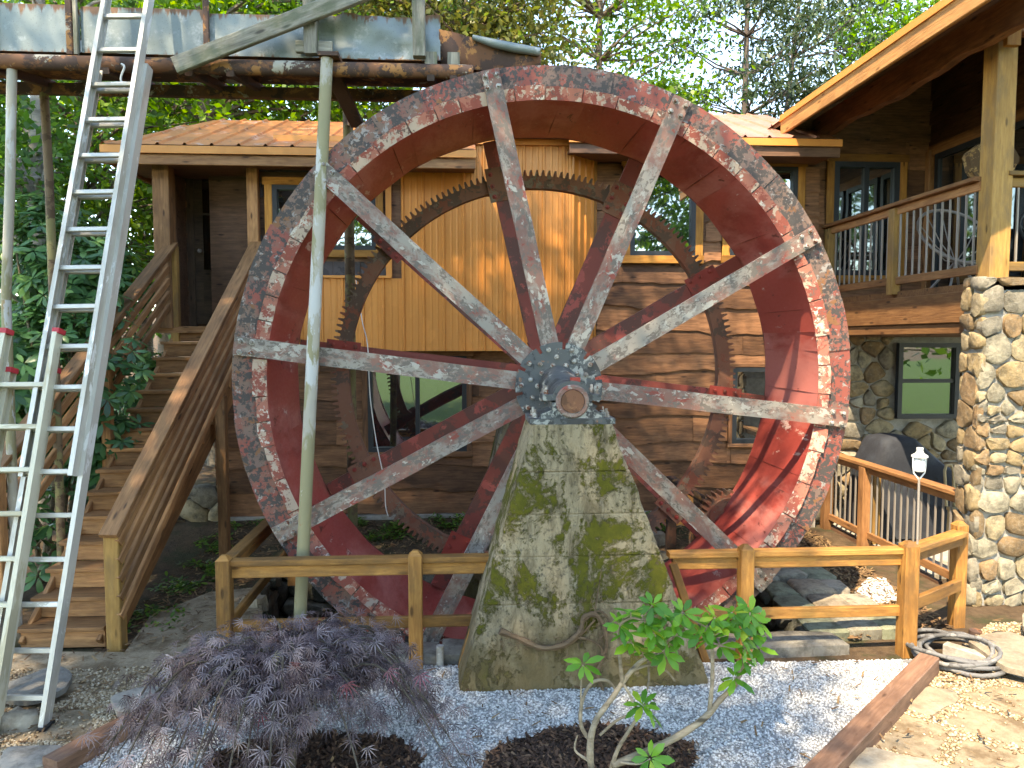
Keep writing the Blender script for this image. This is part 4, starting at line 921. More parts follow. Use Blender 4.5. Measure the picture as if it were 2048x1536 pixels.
# ---- concrete piers
def pier(label, Y0, Y1, tl, tr, bl_, br_, zt, zb, mat, seed, lifts):
    P = thing('concrete_pier', label, 'pier', ((bl_ + br_) / 2, (Y0 + Y1) / 2, zb)); mb = MB(); nx = 22; vs_ = []; rows = sorted([i / 44 for i in range(45)] + [(l + e) / (zt - zb) for l in lifts for e in (-.009, 0, .009)]); nz = len(rows) - 1
    def pt(u, v, y):
        z = zb + (zt - zb) * v; x0 = bl_ + (tl - bl_) * v; x1 = br_ + (tr - br_) * v; return x0 + (x1 - x0) * u, y, z
    loop = [(i / nx, 0) for i in range(nx + 1)] + [(1, j / 6) for j in range(1, 7)] + [(1 - i / nx, 1) for i in range(1, nx + 1)] + [(0, 1 - j / 6) for j in range(1, 6)]
    for j in range(nz + 1):
        v = rows[j]
        for u, w in loop:
            x, y, z = pt(u, v, Y0 + (Y1 - Y0) * w); s = .010 * mnoise.noise((x * 5 + seed, y * 5, z * 5)) + .006 * mnoise.noise((x * 17 + seed, y * 17, z * 17))
            g = -.007 - .010 * mnoise.noise((x * 4, y, z * 3)) if any(abs(z - zb - l) < .002 for l in lifts) else 0
            ny = -1 if w == 0 else (1 if w == 1 else 0); nxx = -1 if u == 0 else (1 if u == 1 else 0)
            edge = .010 + max(0, .05 * mnoise.noise((seed + 3, y, z * 6.5 + nxx)) + .03 * mnoise.noise((seed, y, z * 19))) if (ny and nxx) else 0
            vs_.append((x + nxx * (s + g - edge), y + ny * (s + g - edge), z))
    m = len(loop); mb.add(vs_, [(j * m + i, j * m + (i + 1) % m, (j + 1) * m + (i + 1) % m, (j + 1) * m + i) for j in range(nz) for i in range(m)] + [tuple(range(nz * m, nz * m + m)), tuple(range(m))[::-1]])
    mb.build('block', mat, P, origin=(0, 0, 0), smooth=30); return P
b0, b1 = onY(912, 1394, 4.98), onY(1428, 1398, 4.98); t0, t1 = onY(1064, 850, 4.98), onY(1228, 850, 4.98)
pier('mossy tapered concrete pier standing in white gravel before the wheel', 4.98, 5.62, t0.x, t1.x, b0.x, b1.x, PT, -.02, M_conc, 0, (.66, 1.0, 1.30, 1.60))
c2 = HB
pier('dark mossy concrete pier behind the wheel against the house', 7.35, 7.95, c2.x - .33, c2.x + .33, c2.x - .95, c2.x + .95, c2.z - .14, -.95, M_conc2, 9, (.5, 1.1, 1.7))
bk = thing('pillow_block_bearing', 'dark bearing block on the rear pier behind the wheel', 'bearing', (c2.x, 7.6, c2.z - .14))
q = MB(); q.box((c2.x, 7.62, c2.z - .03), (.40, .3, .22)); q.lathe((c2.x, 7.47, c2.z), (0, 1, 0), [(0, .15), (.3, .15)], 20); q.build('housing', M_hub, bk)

# ---- dead vine on the pier face
def tubeobj(name, pts, rad, mat, parent, n=7, smooth=True): return MB().tube(pts, rad, n).build(name, mat, parent, smooth=50 if smooth else False)
def spline(pts, k=6):
    pts = [Vector(p) for p in pts]; out = []
    for i in range(len(pts) - 1):
        p0 = pts[max(i - 1, 0)]; p1 = pts[i]; p2 = pts[i + 1]; p3 = pts[min(i + 2, len(pts) - 1)]
        for j in range(k):
            t = j / k; out.append(.5 * ((2 * p1) + (p2 - p0) * t + (2 * p0 - 5 * p1 + 4 * p2 - p3) * t * t + (3 * p1 - p0 - 3 * p2 + p3) * t ** 3))
    out.append(pts[-1]); return out
vine = thing('dead_vine', 'dry brown vine root curling across the concrete pier', 'vine', (onY(1140, 1280, 4.94).x, 4.94, .3))
M_vine = m_wood('dry_vine', (.10, .062, .035), (.24, .155, .09), .9, .2)
vp = lambda pts, y=4.955: [onY(a, b, y + random.uniform(-.012, .004)) for a, b in pts]
for pts, r in (([(1000, 1262), (1040, 1278), (1085, 1296), (1130, 1288), (1160, 1262), (1168, 1235), (1192, 1230), (1210, 1262), (1212, 1300), (1195, 1345), (1205, 1380), (1200, 1412)], .022),
               ([(1150, 1275), (1180, 1280), (1205, 1300), (1190, 1330)], .010), ([(1188, 1235), (1195, 1190), (1203, 1140)], .005), ([(1170, 1240), (1200, 1222), (1220, 1250), (1198, 1280)], .010), ([(1030, 1270), (1060, 1285), (1110, 1298), (1150, 1280), (1190, 1240)], .012), ([(1210, 1270), (1235, 1255), (1265, 1235)], .004)):
    sp_ = spline(vp(pts), 5); tubeobj('stem', sp_, [r * random.uniform(.75, 1.25) * (1 - .4 * i / len(sp_)) for i in range(len(sp_))], M_vine, vine, 6)
hair = MB()
for i in range(150):
    t = random.choice([(1000 + random.random() * 160, 1285 + random.gauss(0, 8)), (1185 + random.gauss(0, 20), 1245 + random.gauss(0, 30)), (1205 + random.gauss(0, 9), 1330 + random.gauss(0, 30))]); p = onY(*t, 4.95); q = p + Vector((random.gauss(0, .03), -abs(random.gauss(0, .015)), random.gauss(-.02, .03))); hair.tube([p, (p + q) / 2 + Vector((random.gauss(0, .008), 0, 0)), q], .0022, 3, False)
stuff(hair.build('root_hairs', M_vine, vine, fix=False))

# ---- pinion gear and its shafts, lower right of the wheel
pin = thing('pinion_gear', 'small rusty toothed pinion wheel meshing with the big gear', 'gear', (onY(1448, 1028, 7.1).x, 7.1, onY(1448, 1080, 7.1).z))
pc = onY(1450, 1030, 7.1); rp_ = .215; prof = []
for i in range(26):
    b = 360 / 26 * i; prof += [(b, rp_), (b + 3, rp_ + .004), (b + 5, rp_ + .045), (b + 8.5, rp_ + .045), (b + 10.5, rp_ + .004)]
MB().prism([(pc.x + r * math.cos(R(b)), 7.02, pc.z + r * math.sin(R(b))) for b, r in prof], (0, .16, 0)).build('toothed_rim', M_gear, pin)
MB().lathe((pc.x, 7.03, pc.z), (0, -1, 0), [(0, .20), (.03, .19), (.035, .10), (.07, .095), (.075, .03)], 24).build('hub_cap', M_gear, pin, smooth=30)
MB().tube([(pc.x, 7.0, pc.z), (pc.x, 8.9, pc.z)], .045, 12).build('shaft', M_rust, pin, smooth=40)
MB().box((pc.x, 7.75, (pc.z + PZ) / 2 - .05), (.24, .30, pc.z - PZ - .02)).build('pedestal', M_rust, pin)
lv = onY(1345, 958, 8.2); lv2 = onY(1400, 1000, 7.7)
shaft = thing('drive_shaft', 'rusty round drive shaft sticking out from the house wall', 'shaft', (lv.x, 8.4, 0))
MB().tube([lv, onY(1405, 996, 7.6)], .035, 10).build('rod', M_rust, shaft, smooth=40)
MB().box((lv.x, 8.24, (lv.z + .0) / 2), (.10, .10, lv.z + .04)).build('support', M_brown, shaft)

# ------------------------------------------------------------------ fences
def fence_post(parent, x, y, h, w=.102, mat=W_fence):
    o = board('post', mat, parent, (x, y, -.06), (x, y, h), w, w, (1, 0, 0))
    q = MB(); a = w / 2; q.add([(x - a, y - a, h), (x + a, y - a, h), (x + a, y + a, h), (x - a, y + a, h), (x - a * .35, y - a * .35, h + .035), (x + a * .35, y - a * .35, h + .035), (x + a * .35, y + a * .35, h + .035), (x - a * .35, y + a * .35, h + .035)], [(0, 1, 5, 4), (1, 2, 6, 5), (2, 3, 7, 6), (3, 0, 4, 7), (4, 5, 6, 7)])
    q.build('post_top', mat, o); return o
FY = 5.42
zt_, zl_ = PZZ(1120, FY, 832), PZZ(1246, FY, 832); zm_ = zt_ - .022 - .049
def pier_x(px, py): return onY(px, py, FY).x
fl_ = thing('wooden_fence', 'stained pine rail fence between the stairs and the concrete pier', 'fence', (pier_x(640, 1300), FY, 0), 'pine rail fences around the wheel pit')
pL, pM = pier_x(450, 1200), pier_x(832, 1200)
ex = [pier_x(985, 1118), pier_x(976, 1150), pier_x(945, 1246)]
fence_post(fl_, pL, FY, zt_ + .03); fence_post(fl_, pM, FY - .03, zt_ + .05)
for z, w, t, e in ((zt_, .045, .10, ex[0]), (zm_, .095, .042, ex[1]), (zl_, .085, .042, ex[2])): board('rail', W_fence, fl_, (pL + .05, FY + .03, z), (e, FY + .03, z), w, t)
board('batten', W_fence, fl_, (pier_x(922, 1352), FY - .05, .0), (pier_x(984, 1128), FY - .05, zt_ - .05), .06, .05, (1, 0, 0))
for z, w, t in ((zt_, .045, .10), (zm_, .09, .042), (zl_, .085, .042)): board('rail', W_fence, fl_, (pL - .0, FY + .05, z - .003), (pL - .02, 7.6, z - .003), w, t)
fence_post(fl_, pL - .02, 7.6, zt_ + .03)
fr = thing('wooden_fence', 'stained pine rail fence from the concrete pier round to the stone column', 'fence', (pier_x(1600, 1300), FY, 0), 'pine rail fences around the wheel pit')
pQ, pR = pier_x(1487, 1200), pier_x(1815, 1200)
ex = [pier_x(1338, 1118), pier_x(1346, 1150), pier_x(1372, 1246)]
fence_post(fr, pQ, FY - .03, zt_ + .05); fence_post(fr, pR, FY, zt_ + .045, .115)
for z, w, t, e in ((zt_, .045, .10, ex[0]), (zm_, .095, .042, ex[1]), (zl_, .085, .042, ex[2])): board('rail', W_fence, fr, (e, FY + .03, z), (pR - .05, FY + .03, z), w, t)
board('batten', W_fence, fr, (pier_x(1408, 1345), FY - .05, .0), (pier_x(1342, 1128), FY - .05, zt_ - .05), .06, .05, (1, 0, 0))
e2 = onZ(1912, 1250, 0.0); fence_post(fr, e2.x, e2.y, zt_ + .05)
for z, w, t in ((zt_ - .01, .045, .12), (zm_, .09, .042), (zl_ + .02, .10, .05)): board('rail', W_fence, fr, (pR + .02, FY + .05, z), (e2.x - .02, e2.y - .04, z), w, t)

# ------------------------------------------------------------------ stairs
random.seed(41)
stair = thing('wooden_staircase', 'brown wooden staircase with slatted handrails climbing to the door', 'staircase', (-3.6, 7.5, 0))
NS = 15; RISE = LZ / NS; sy0, sy1 = 5.95, 8.93
Lft = [onY(37, 1257, 5.95), onY(340, 655, sy1)]; Rgt = [onY(212, 1200, 5.95), onY(508, 600, sy1)]
def edge(E, y): t = (y - 5.95) / (sy1 - 5.95); return E[0].x + (E[1].x - E[0].x) * t
run = (sy1 - sy0) / (NS - 1)
for k in range(NS):
    y = sy0 + run * k; xl, xr = edge(Lft, y), edge(Rgt, y) - .02; z = RISE * (k + 1)
    board('riser', W_stair, stair, (xl + .01, y + .02, z - RISE / 2 - .015), (xr, y + .02, z - RISE / 2 - .015), RISE - .035, .025)
    if k < NS - 1: board('tread', W_stair, stair, (xl - .02, y + run / 2, z - .018), (xr, y + run / 2, z - .018), .035, run + .03, (0, 0, 1))
    else: board('tread', W_stair, stair, (xl - .02, y + .10, z - .016), (xr + .1, y + .10, z - .016), .035, .24, (0, 0, 1))
for E, off in ((Lft, .03), (Rgt, -.05)):
    board('stringer', W_stair, stair, (edge(E, sy0) + off, sy0 + .05, -.02), (edge(E, sy1) + off, sy1 + .1, LZ - .20), .26, .04)
# right handrail with five slats
def handrail(x0, y0, z0, x1, y1, z1, nsl, cap_w, side, mat=W_stair, gap=.150):
    board('handrail', mat, stair, (x0, y0 - .05, z0 - .03), (x1, y1, z1), .04, cap_w, (0, 0, 1))
    for i in range(nsl):
        dz = -.10 - gap * i; board('rail_slat', mat, stair, (x0 + side, y0, z0 + dz), (x1 + side, y1, z1 + dz), .072, .038, (0, 0, 1))
q0 = onY(222, 1062, 5.86); q1 = onY(516, 487, 9.0)
handrail(q0.x, 5.86, q0.z, q1.x, 8.95, q1.z, 5, .15, .05, gap=.150)
board('newel_post', W_post, stair, (q0.x + .0, 5.90, -.05), (q0.x + .0, 5.90, q0.z - .05), .115, .115, (1, 0, 0))
pp = onY(425, 900, 7.6); board('support_post', W_stair, stair, (pp.x, 7.9, -.0), (pp.x, 7.9, 1.9), .10, .10, (1, 0, 0))
l1 = onY(345, 488, 8.95); l0 = onY(-10, 935, 5.95); 
handrail(l0.x, 5.95, l0.z, l1.x, 8.93, l1.z, 5, .15, -.02)
board('newel_post', W_post, stair, (l1.x + .02, 8.93, LZ - .3), (l1.x + .02, 8.93, l1.z - .03), .09, .09, (1, 0, 0))
t = .52; px_ = l0.x + (l1.x - l0.x) * t; py_ = 5.95 + 2.98 * t; pz_ = l0.z + (l1.z - l0.z) * t
board('support_post', W_stair, stair, (px_, py_, 0), (px_, py_, pz_ - .05), .09, .09, (1, 0, 0))
board('newel_post', W_stair, stair, (l0.x, 5.95, -.05), (l0.x, 5.95, l0.z - .05), .10, .10, (1, 0, 0))

# ------------------------------------------------------------------ flume
random.seed(8)
FY0, FY1 = 6.10, 6.74
flume = thing('flume', 'rusting galvanised water flume on timber and pipe trestle above the wheel', 'flume', (-2.2, 6.4, 0))
fz0, fz1 = PZZ(113, FY0, 500), PZZ(24, FY0, 500)
def sheet(px0, px1, Y, z0, z1, dent, name='flume_panel', mat=None, th=.006):
    x0, x1 = PXX(px0, Y), PXX(px1, Y); nx, nz = max(6, int((x1 - x0) / .07)), 8; mb = MB(); vs_ = []
    for j in range(nz + 1):
        for i in range(nx + 1):
            x = x0 + (x1 - x0) * i / nx; z = z0 + (z1 - z0) * j / nz; d = dent * (mnoise.noise((x * 3.2, z * 4, 2)) + .5 * mnoise.noise((x * 9, z * 9, 5)))
            vs_.append((x, Y + d, z + (dent * .6 * mnoise.noise((x * 5, 0, 7)) if j == nz else 0)))
    w = nx + 1; mb.add(vs_, [(j * w + i, j * w + i + 1, (j + 1) * w + i + 1, (j + 1) * w + i) for j in range(nz) for i in range(nx)])
    o = mb.build(name, mat or M_galv, flume, smooth=60, fix=False); return o
for a, b, dn in ((-260, 8, .01), (12, 158, .006), (160, 182, .002), (184, 428, .008), (434, 636, .012), (646, 838, .07), (838, 884, .05)): sheet(a, b, FY0, fz0, fz1 + random.uniform(-.02, .02), dn)
for a, b in ((-260, 300), (300, 884)): sheet(a, b, FY1, fz0, fz1, .01)
x0, x1 = PXX(-260, FY0), PXX(884, FY0)
MB().box(((x0 + x1) / 2, (FY0 + FY1) / 2, fz0 + .004), (x1 - x0, FY1 - FY0 - .01, .008)).build('flume_floor', M_rust, flume)
for px, w in ((10, .06), (166, .05), (178, .03), (431, .045)):
    board('batten', M_rust if px in (166, 431) else W_grey, flume, (PXX(px, FY0), FY0 - .035, fz0 - .03), (PXX(px, FY0), FY0 - .035, fz1 + .08), w, .03, (1, 0, 0))
for px in (638, 845): board('upright', W_grey, flume, (PXX(px, FY0), FY0 - .12, fz0 - .02), (PXX(px, FY0) - .01, FY0 - .12, fz1 + .45), .10, .08, (1, 0, 0))
board('cleat', W_grey, flume, (PXX(606, FY0), FY0 - .06, fz0 + .06), (PXX(676, FY0), FY0 - .06, fz0 + .06), .09, .05)
board('brace', W_grey, flume, onY(350, 132, FY0 - .20), onY(740, -20, FY0 - .20), .13, .05)
# longitudinal pipes and beams
zp = PZZ(136, FY0 - .05, 500)
MB().tube([(PXX(-260, FY0), FY0 - .06, zp + .01), (PXX(300, FY0), FY0 - .06, zp), (PXX(948, FY0), FY0 - .06, zp)], .058, 14).build('front_pipe', M_rust, flume, smooth=40)
MB().tube([(PXX(-260, FY0), FY0 + .02, fz0 - .06), (PXX(840, FY0), FY0 + .02, fz0 - .06)], .04, 10).build('front_pipe', M_brown, flume, smooth=40)
zb_ = PZZ(186, FY1, 500)
board('rear_beam', M_rust, flume, (PXX(-200, FY1), FY1, zb_), (PXX(850, FY1), FY1, zb_), .095, .07)
for px in (20, 240, 400, 480, 662, 866, 910): board('cross_bar', M_brown, flume, (PXX(px, FY0), FY0 - .10, zp - .05), (PXX(px, FY0) + .02, FY1 + .08, zb_ + .06), .07, .06)
for px in (866, 910): board('spacer_block', W_grey, flume, (PXX(px, FY0), FY0 - .03, zp + .05), (PXX(px, FY0), FY0 - .03, fz0 + .05), .10, .06, (1, 0, 0))
# bent chute that spills onto the wheel
ch = MB(); pts = [((878, 58), (880, 128)), ((915, 66), (915, 136)), ((960, 80), (960, 142)), ((1010, 92), (1012, 143)), ((1050, 96), (1050, 140)), ((1082, 103), (1082, 136))]
vs_ = []
for i, (t_, b_) in enumerate(pts):
    tp, bt = onY(*t_, FY0 - .02 + .02 * (i % 2)), onY(*b_, FY0 + .04 + .03 * math.sin(i)); bt.z = max(bt.z, 4.735)
    vs_ += [tp, bt, Vector((bt.x, FY1, bt.z - .0)), Vector((tp.x, FY1 + .02, tp.z - .02 * i * .4))]
ch.add(vs_, [(i * 4 + k, i * 4 + k + 1, i * 4 + 5 + k, i * 4 + 4 + k) for i in range(len(pts) - 1) for k in range(3)]); chute = ch.build('chute', M_rust, flume, fix=False, smooth=60)
md = chute.modifiers.new('thick', 'SOLIDIFY'); md.thickness = .008
lip = MB(); lip.tube([onY(945, 74, FY0 - .03), onY(985, 86, FY0 - .04), onY(1030, 96, FY0 - .03), onY(1080, 104, FY0 - .03)], [.02, .035, .04, .035], 8); lip.build('rolled_lip', M_galv, flume, smooth=60)
# poles
def pole(px0, py0, Y0, px1, py1, Y1, r, mat): return MB().tube([onY(px0, py0, Y0), (onY(px0, py0, Y0) + onY(px1, py1, Y1)) / 2 + Vector((.008, 0, 0)), onY(px1, py1, Y1)], [r, r * .98, r * 1.02], 14).build('support_pole', mat, flume, smooth=40)
a = onY(601, 1215, 5.72); p1 = onY(654, 118, 5.98)
d = (a - p1).normalized(); bot = a + d * ((a.z + .9) / -d.z)
MB().tube([bot, a, (a + p1) / 2, p1], [.05, .05, .05, .048], 16).build('support_pole', M_pole, flume, smooth=40)
MB().box(tuple(p1 + Vector((.02, .03, .02))), (.16, .2, .03)).build('pole_cap', M_rust, flume)
g = bot; 
pole(24, 130, 6.06, 12, 600, 6.06, .036, M_pole); pole(88, 186, FY1, 104, 520, FY1, .036, M_brnpole)
for px, py, Y, r, m in ((12, 598, 6.06, .036, M_pole), (104, 518, FY1, .036, M_brnpole)):
    p = onY(px, py, Y); MB().tube([p, (p.x - .02, p.y, -.05)], r, 12).build('support_pole', m, flume, smooth=40)
p = onY(696, 235, 7.35); MB().tube([p + Vector((0, 0, .1)), (p.x - .01, 7.35, -.95)], .05, 12).build('support_pole', M_brnpole, flume, smooth=40)
board('brace', M_brown, flume, onY(655, 125, 6.05), onY(715, 250, 6.74), .12, .05, (1, 0, 0))
board('brace', M_rust, flume, onY(715, 246, 6.74), onY(697, 240, 7.35), .09, .05, (0, 0, 1))

# ------------------------------------------------------------------ ladders
def ladder(label, secs, mat, capmat=None):
    """secs: (bottom-left, bottom-right, top-left, top-right, rung offset) in world space"""
    b = secs[0]; L = thing('ladder', label, 'ladder', (b[0] + b[1]) / 2)
    for bl_, br_, tl, tr, off, rail_w in secs:
        ax_ = (br_ - bl_).normalized(); up = (tl - bl_).normalized(); nrm = ax_.cross(up).normalized(); sec = None
        for p, q, s in ((bl_, tl, -1), (br_, tr, 1)):
            x = (q - p); LL = x.length; x.normalize(); z = nrm; y = z.cross(x)
            M = Matrix((x, y, z)).transposed().to_4x4(); M.translation = (p + q) / 2; mb = MB(); h, w = rail_w / 2, .032
            sgn = 1 if y.dot(ax_) * s > 0 else -1     # web on the outside, flanges turned inwards
            prof = [(0, -h), (0, h), (-w, h), (-w, h - .008), (-.006, h - .008), (-.006, h * .35), (-.010, h * .28), (-.010, -h * .28), (-.006, -h * .35), (-.006, -h + .008), (-w, -h + .008), (-w, -h)]
            vs_ = [(u, sgn * a_, b_) for u in (-LL / 2, LL / 2) for a_, b_ in prof]; n = len(prof)
            mb.add(vs_, [(k, (k + 1) % n, n + (k + 1) % n, n + k) for k in range(n)] + [tuple(range(n)), tuple(range(n, 2 * n))[::-1]])
            o = mb.build('side_rail', mat, L, origin=(0, 0, 0)); o.matrix_basis = M; WM[o.name] = M
            if capmat:
                e = MB(); e.box((0, 0, 0), (.035, w + .014, rail_w + .008)); c = e.build('end_cap', capmat, L, origin=(0, 0, 0)); Mc = M.copy(); Mc.translation = q + x * .012 - y * sgn * w / 2; c.matrix_basis = Mc
        N = int((tl - bl_).length / .288); 
        for i in range(N):
            t = (off + i * .288) / (tl - bl_).length
            if t > .99: break
            p = bl_.lerp(tl, t) + nrm * .0; q = br_.lerp(tr, t); mid = nrm
            board('rung', mat, L, p + ax_ * .006, q - ax_ * .006, .034, .030, up)
            for s, pt in ((-1, p), (1, q)): pass
    return L
zb0 = .04
A_bl, A_br = onZ(-36, 1452, zb0), onZ(92, 1452, zb0); A_tl, A_tr = onY(222, -40, 6.03), onY(330, -40, 6.03)
nA = (A_br - A_bl).cross(A_tl - A_bl).normalized()
if nA.y > 0: nA = -nA
mid = .62
offv = nA * .0 
la = ladder('long aluminium extension ladder leaning on the rusty flume', [
    (A_bl, A_br, A_bl.lerp(A_tl, .86), A_br.lerp(A_tr, .86), .17, .085),
    (A_bl.lerp(A_tl, .29) + nA * .075 + Vector((.025, 0, 0)), A_br.lerp(A_tr, .29) + nA * .075 - Vector((.03, 0, 0)), A_tl + nA * .075 + Vector((.025, 0, 0)), A_tr + nA * .075 - Vector((.03, 0, 0)), (.17 - .29 * (A_tl - A_bl).length) % .288, .08)], M_alu)
for s in (A_bl, A_br): q = MB(); q.box(tuple(s + Vector((0, 0, -.015))), (.05, .12, .05)); q.build('foot', M_dkplastic, la)
sp_ = onY(243, 128, 5.85); rp2 = MB(); rp2.tube(spline([sp_, sp_ + Vector((.03, -.02, -.03)), sp_ + Vector((.0, -.02, -.12)), sp_ + Vector((.03, -.01, -.2))], 4), .008, 6); rp2.build('rope', M_wire, la)
B_bl, B_br = onZ(-122, 1466, zb0), onZ(2, 1466, zb0); B_tl, B_tr = onY(22, 672, 5.28), onY(134, 672, 5.28)
nB = (B_br - B_bl).cross(B_tl - B_bl).normalized()
if nB.y > 0: nB = -nB
ladder('short two section aluminium ladder with red end caps leaning on the long one', [
    (B_bl + nB * .07, B_br + nB * .07, B_tl + nB * .07, B_tr + nB * .07, .2, .075), (B_bl + Vector((.03, 0, 0)), B_br - Vector((.03, 0, 0)), B_bl.lerp(B_tl, .90) + Vector((.03, 0, 0)), B_br.lerp(B_tr, .90) - Vector((.03, 0, 0)), .2, .07)], M_alu2, M_redcap)

# ------------------------------------------------------------------ timber edging
def timber(label, p0, p1, w, h):
    e = thing('edging_timber', label, 'timber', p0, 'timbers edging the gravel bed'); p0, p1 = Vector(p0), Vector(p1)
    board('beam', W_timber, e, p0, p1, w, h, (p1 - p0).cross(Vector((0, 0, 1)))); return e
a, b = onZ(1858, 1328, .07), onZ(1590, 1610, .07); timber('brown timber edging between white gravel and sunny flagstones', a, a + (a - b) * -1, .135, .14)
a, b = onZ(440, 1356, .06), onZ(100, 1540, .06); timber('brown timber edging between white gravel and the ladder feet', a, b, .13, .13)

# ------------------------------------------------------------------ small things
random.seed(51)
gc = thing('covered_grill', 'grill under a draped black cover against the stone wall', 'grill', (5.35, 8.7, PF))
mb = MB(); sec = []; n = 28
gx0, gx1 = onY(1727, 900, 8.75).x, onY(1912, 900, 8.75).x
hts = [(0, .86), (.12, 1.20), (.30, 1.24), (.45, 1.22), (.60, 1.06), (.78, .88), (.93, .80), (1, .70)]
vs_ = []; m = 18
for j in range(n + 1):
    u = j / n; h = np.interp(u, [a for a, _ in hts], [b for _, b in hts]); x = gx0 + (gx1 - gx0) * u; e = .86 + .14 * math.sin(math.pi * min(1, max(0, u)))
    for i in range(m + 1):
        t = i / m; a = -1 + 2 * t; flare = 1.0
        if abs(a) > .42: zz = h * (1 - (abs(a) - .42) / .58); yy = math.copysign(.27 * e + .10 * ((abs(a) - .42) / .58), a)
        else: zz = h + .02 * math.cos(a * 3); yy = a / .42 * .27 * e
        k = max(0, h - zz) / h; f = .045 * k * math.sin(x * 21 + 3 * math.sin(x * 7)) + .03 * mnoise.noise((x * 6, zz * 5, yy * 3)); xx = x + (u - .5) * .12 * k
        vs_.append((xx, 8.78 + yy + math.copysign(f, a), PF + max(.02, zz)))
w = m + 1; mb.add(vs_, [(j * w + i, j * w + i + 1, (j + 1) * w + i + 1, (j + 1) * w + i) for j in range(n) for i in range(m)] + [tuple(range(m + 1)), tuple(n * w + i for i in range(m + 1))[::-1]])
mb.build('cover', M_cover, gc, smooth=60)
# tan slotted chair beside it
pc_ = onY(1934, 955, 8.1); chair = thing('patio_chair', 'tan plastic chair with slotted back beside the covered grill', 'chair', (pc_.x + .1, 8.1, PF))
cx, cy = pc_.x + .1, 8.1
s_ = MB(); s_.prism([(cx - .2, cy - .22, PF + .42), (cx + .22, cy - .22, PF + .42), (cx + .22, cy + .2, PF + .40), (cx - .2, cy + .2, PF + .40)], (0, 0, .035)); s_.build('seat', M_chair, chair)
for sx in (-.15, .0, .15):
    q = MB(); q.tube([(cx + sx - .05, cy + .2, PF + .44), (cx + sx - .055, cy + .25, PF + .86), (cx + sx - .03, cy + .26, PF + .93), (cx + sx + .03, cy + .26, PF + .93), (cx + sx + .055, cy + .25, PF + .86), (cx + sx + .05, cy + .2, PF + .44)], .017, 8); q.build('back_loop', M_chair, chair, smooth=50)
for sx in (-.18, .19):
    for sy in (-.19, .18): board('leg', M_chair, chair, (cx + sx, cy + sy, PF - .02), (cx + sx * .95, cy + sy * .95, PF + .42), .04, .04, (1, 0, 0))
# grey wire chair on the porch
wx, wy = 5.55, 8.0; wc = thing('lounge_chair', 'grey rounded wire lounge chair behind the porch railing', 'chair', (wx, wy, DZ))
rim = [(wx + .42 * math.cos(t), wy + .30 * math.sin(t), DZ + .62 + .34 * math.sin(t)) for t in [2 * math.pi * k / 24 for k in range(25)]]
MB().tube(rim, .018, 8, False).build('rim', M_baluster, wc, smooth=60)
for k in range(0, 24, 2):
    p = Vector(rim[k]); q = MB(); q.tube([p, p.lerp(Vector((wx, wy, DZ + .36)), .5) - Vector((0, 0, .07)), (wx, wy, DZ + .32)], .007, 5, False); q.build('wire', M_baluster, wc)
for a in (45, 135, 225, 315): q = MB(); q.tube([(wx, wy, DZ + .33), (wx + .30 * math.cos(R(a)), wy + .30 * math.sin(R(a)), DZ - .03)], .014, 8); q.build('leg', M_baluster, wc)
# round log slice hung on the wall under the porch roof
ls_ = thing('log_slice', 'round slice of rough burl wood on the porch behind the corner post', 'wood slice', (XR - .1, 8.5, 4.7))
W_burl = m_paint('burl_wood', (.27, .15, .05), [((.10, .055, .022), 9, .46, .58, 7), ((.38, .24, .09), 16, .55, .66, 6)], .8, .01)
zc_ = PZZ(322, 7.2, 1988); xc_ = onY(1988, 322, 7.2).x
poly = [(xc_ + .262 * (1 + .05 * math.sin(5 * t) + .03 * math.sin(9 * t + 1)) * math.cos(t), 7.2, zc_ + .215 * (1 + .05 * math.sin(5 * t) + .03 * math.sin(9 * t + 1)) * math.sin(t)) for t in [2 * math.pi * k / 30 for k in range(30)]]
ls_.location = (xc_, 7.2, DZ); WM[ls_.name] = Matrix.Translation((xc_, 7.2, DZ))
MB().prism(poly, (0, .10, 0)).build('slice', W_burl, ls_)
board('stand', W_deck, ls_, (xc_, 7.26, DZ - .03), (xc_, 7.26, zc_ - .1), .09, .06, (1, 0, 0))
# lantern on a thin pole by the corner fence post
lq = onY(1839, 925, 5.56); lan = thing('garden_lantern', 'small pale lantern on a thin grey pole at the fence corner', 'lantern', (lq.x, 5.56, 0))
MB().tube([(lq.x + .004, 5.57, -.05), (lq.x + .006, 5.56, .7), (lq.x, 5.56, lq.z - .12)], .0095, 8).build('pole', M_baluster, lan, smooth=50)
z = lq.z
MB().lathe((lq.x, 5.56, z - .075), (0, 0, 1), [(0, .028), (.01, .04), (.11, .046), (.118, .04)], 16).build('lamp_glass', M_white, lan, smooth=40)
MB().lathe((lq.x, 5.56, z + .045), (0, 0, 1), [(0, .062), (.012, .060), (.03, .032), (.05, .024), (.055, .026), (.075, .026)], 16).build('cap', M_white, lan, smooth=30)
for s in (-1, 1): MB().tube([(lq.x, 5.56, z - .14), (lq.x + s * .045, 5.56, z - .085), (lq.x + s * .052, 5.56, z - .04), (lq.x + s * .055, 5.56, z + .05)], .006, 6).build('arm', M_white, lan)
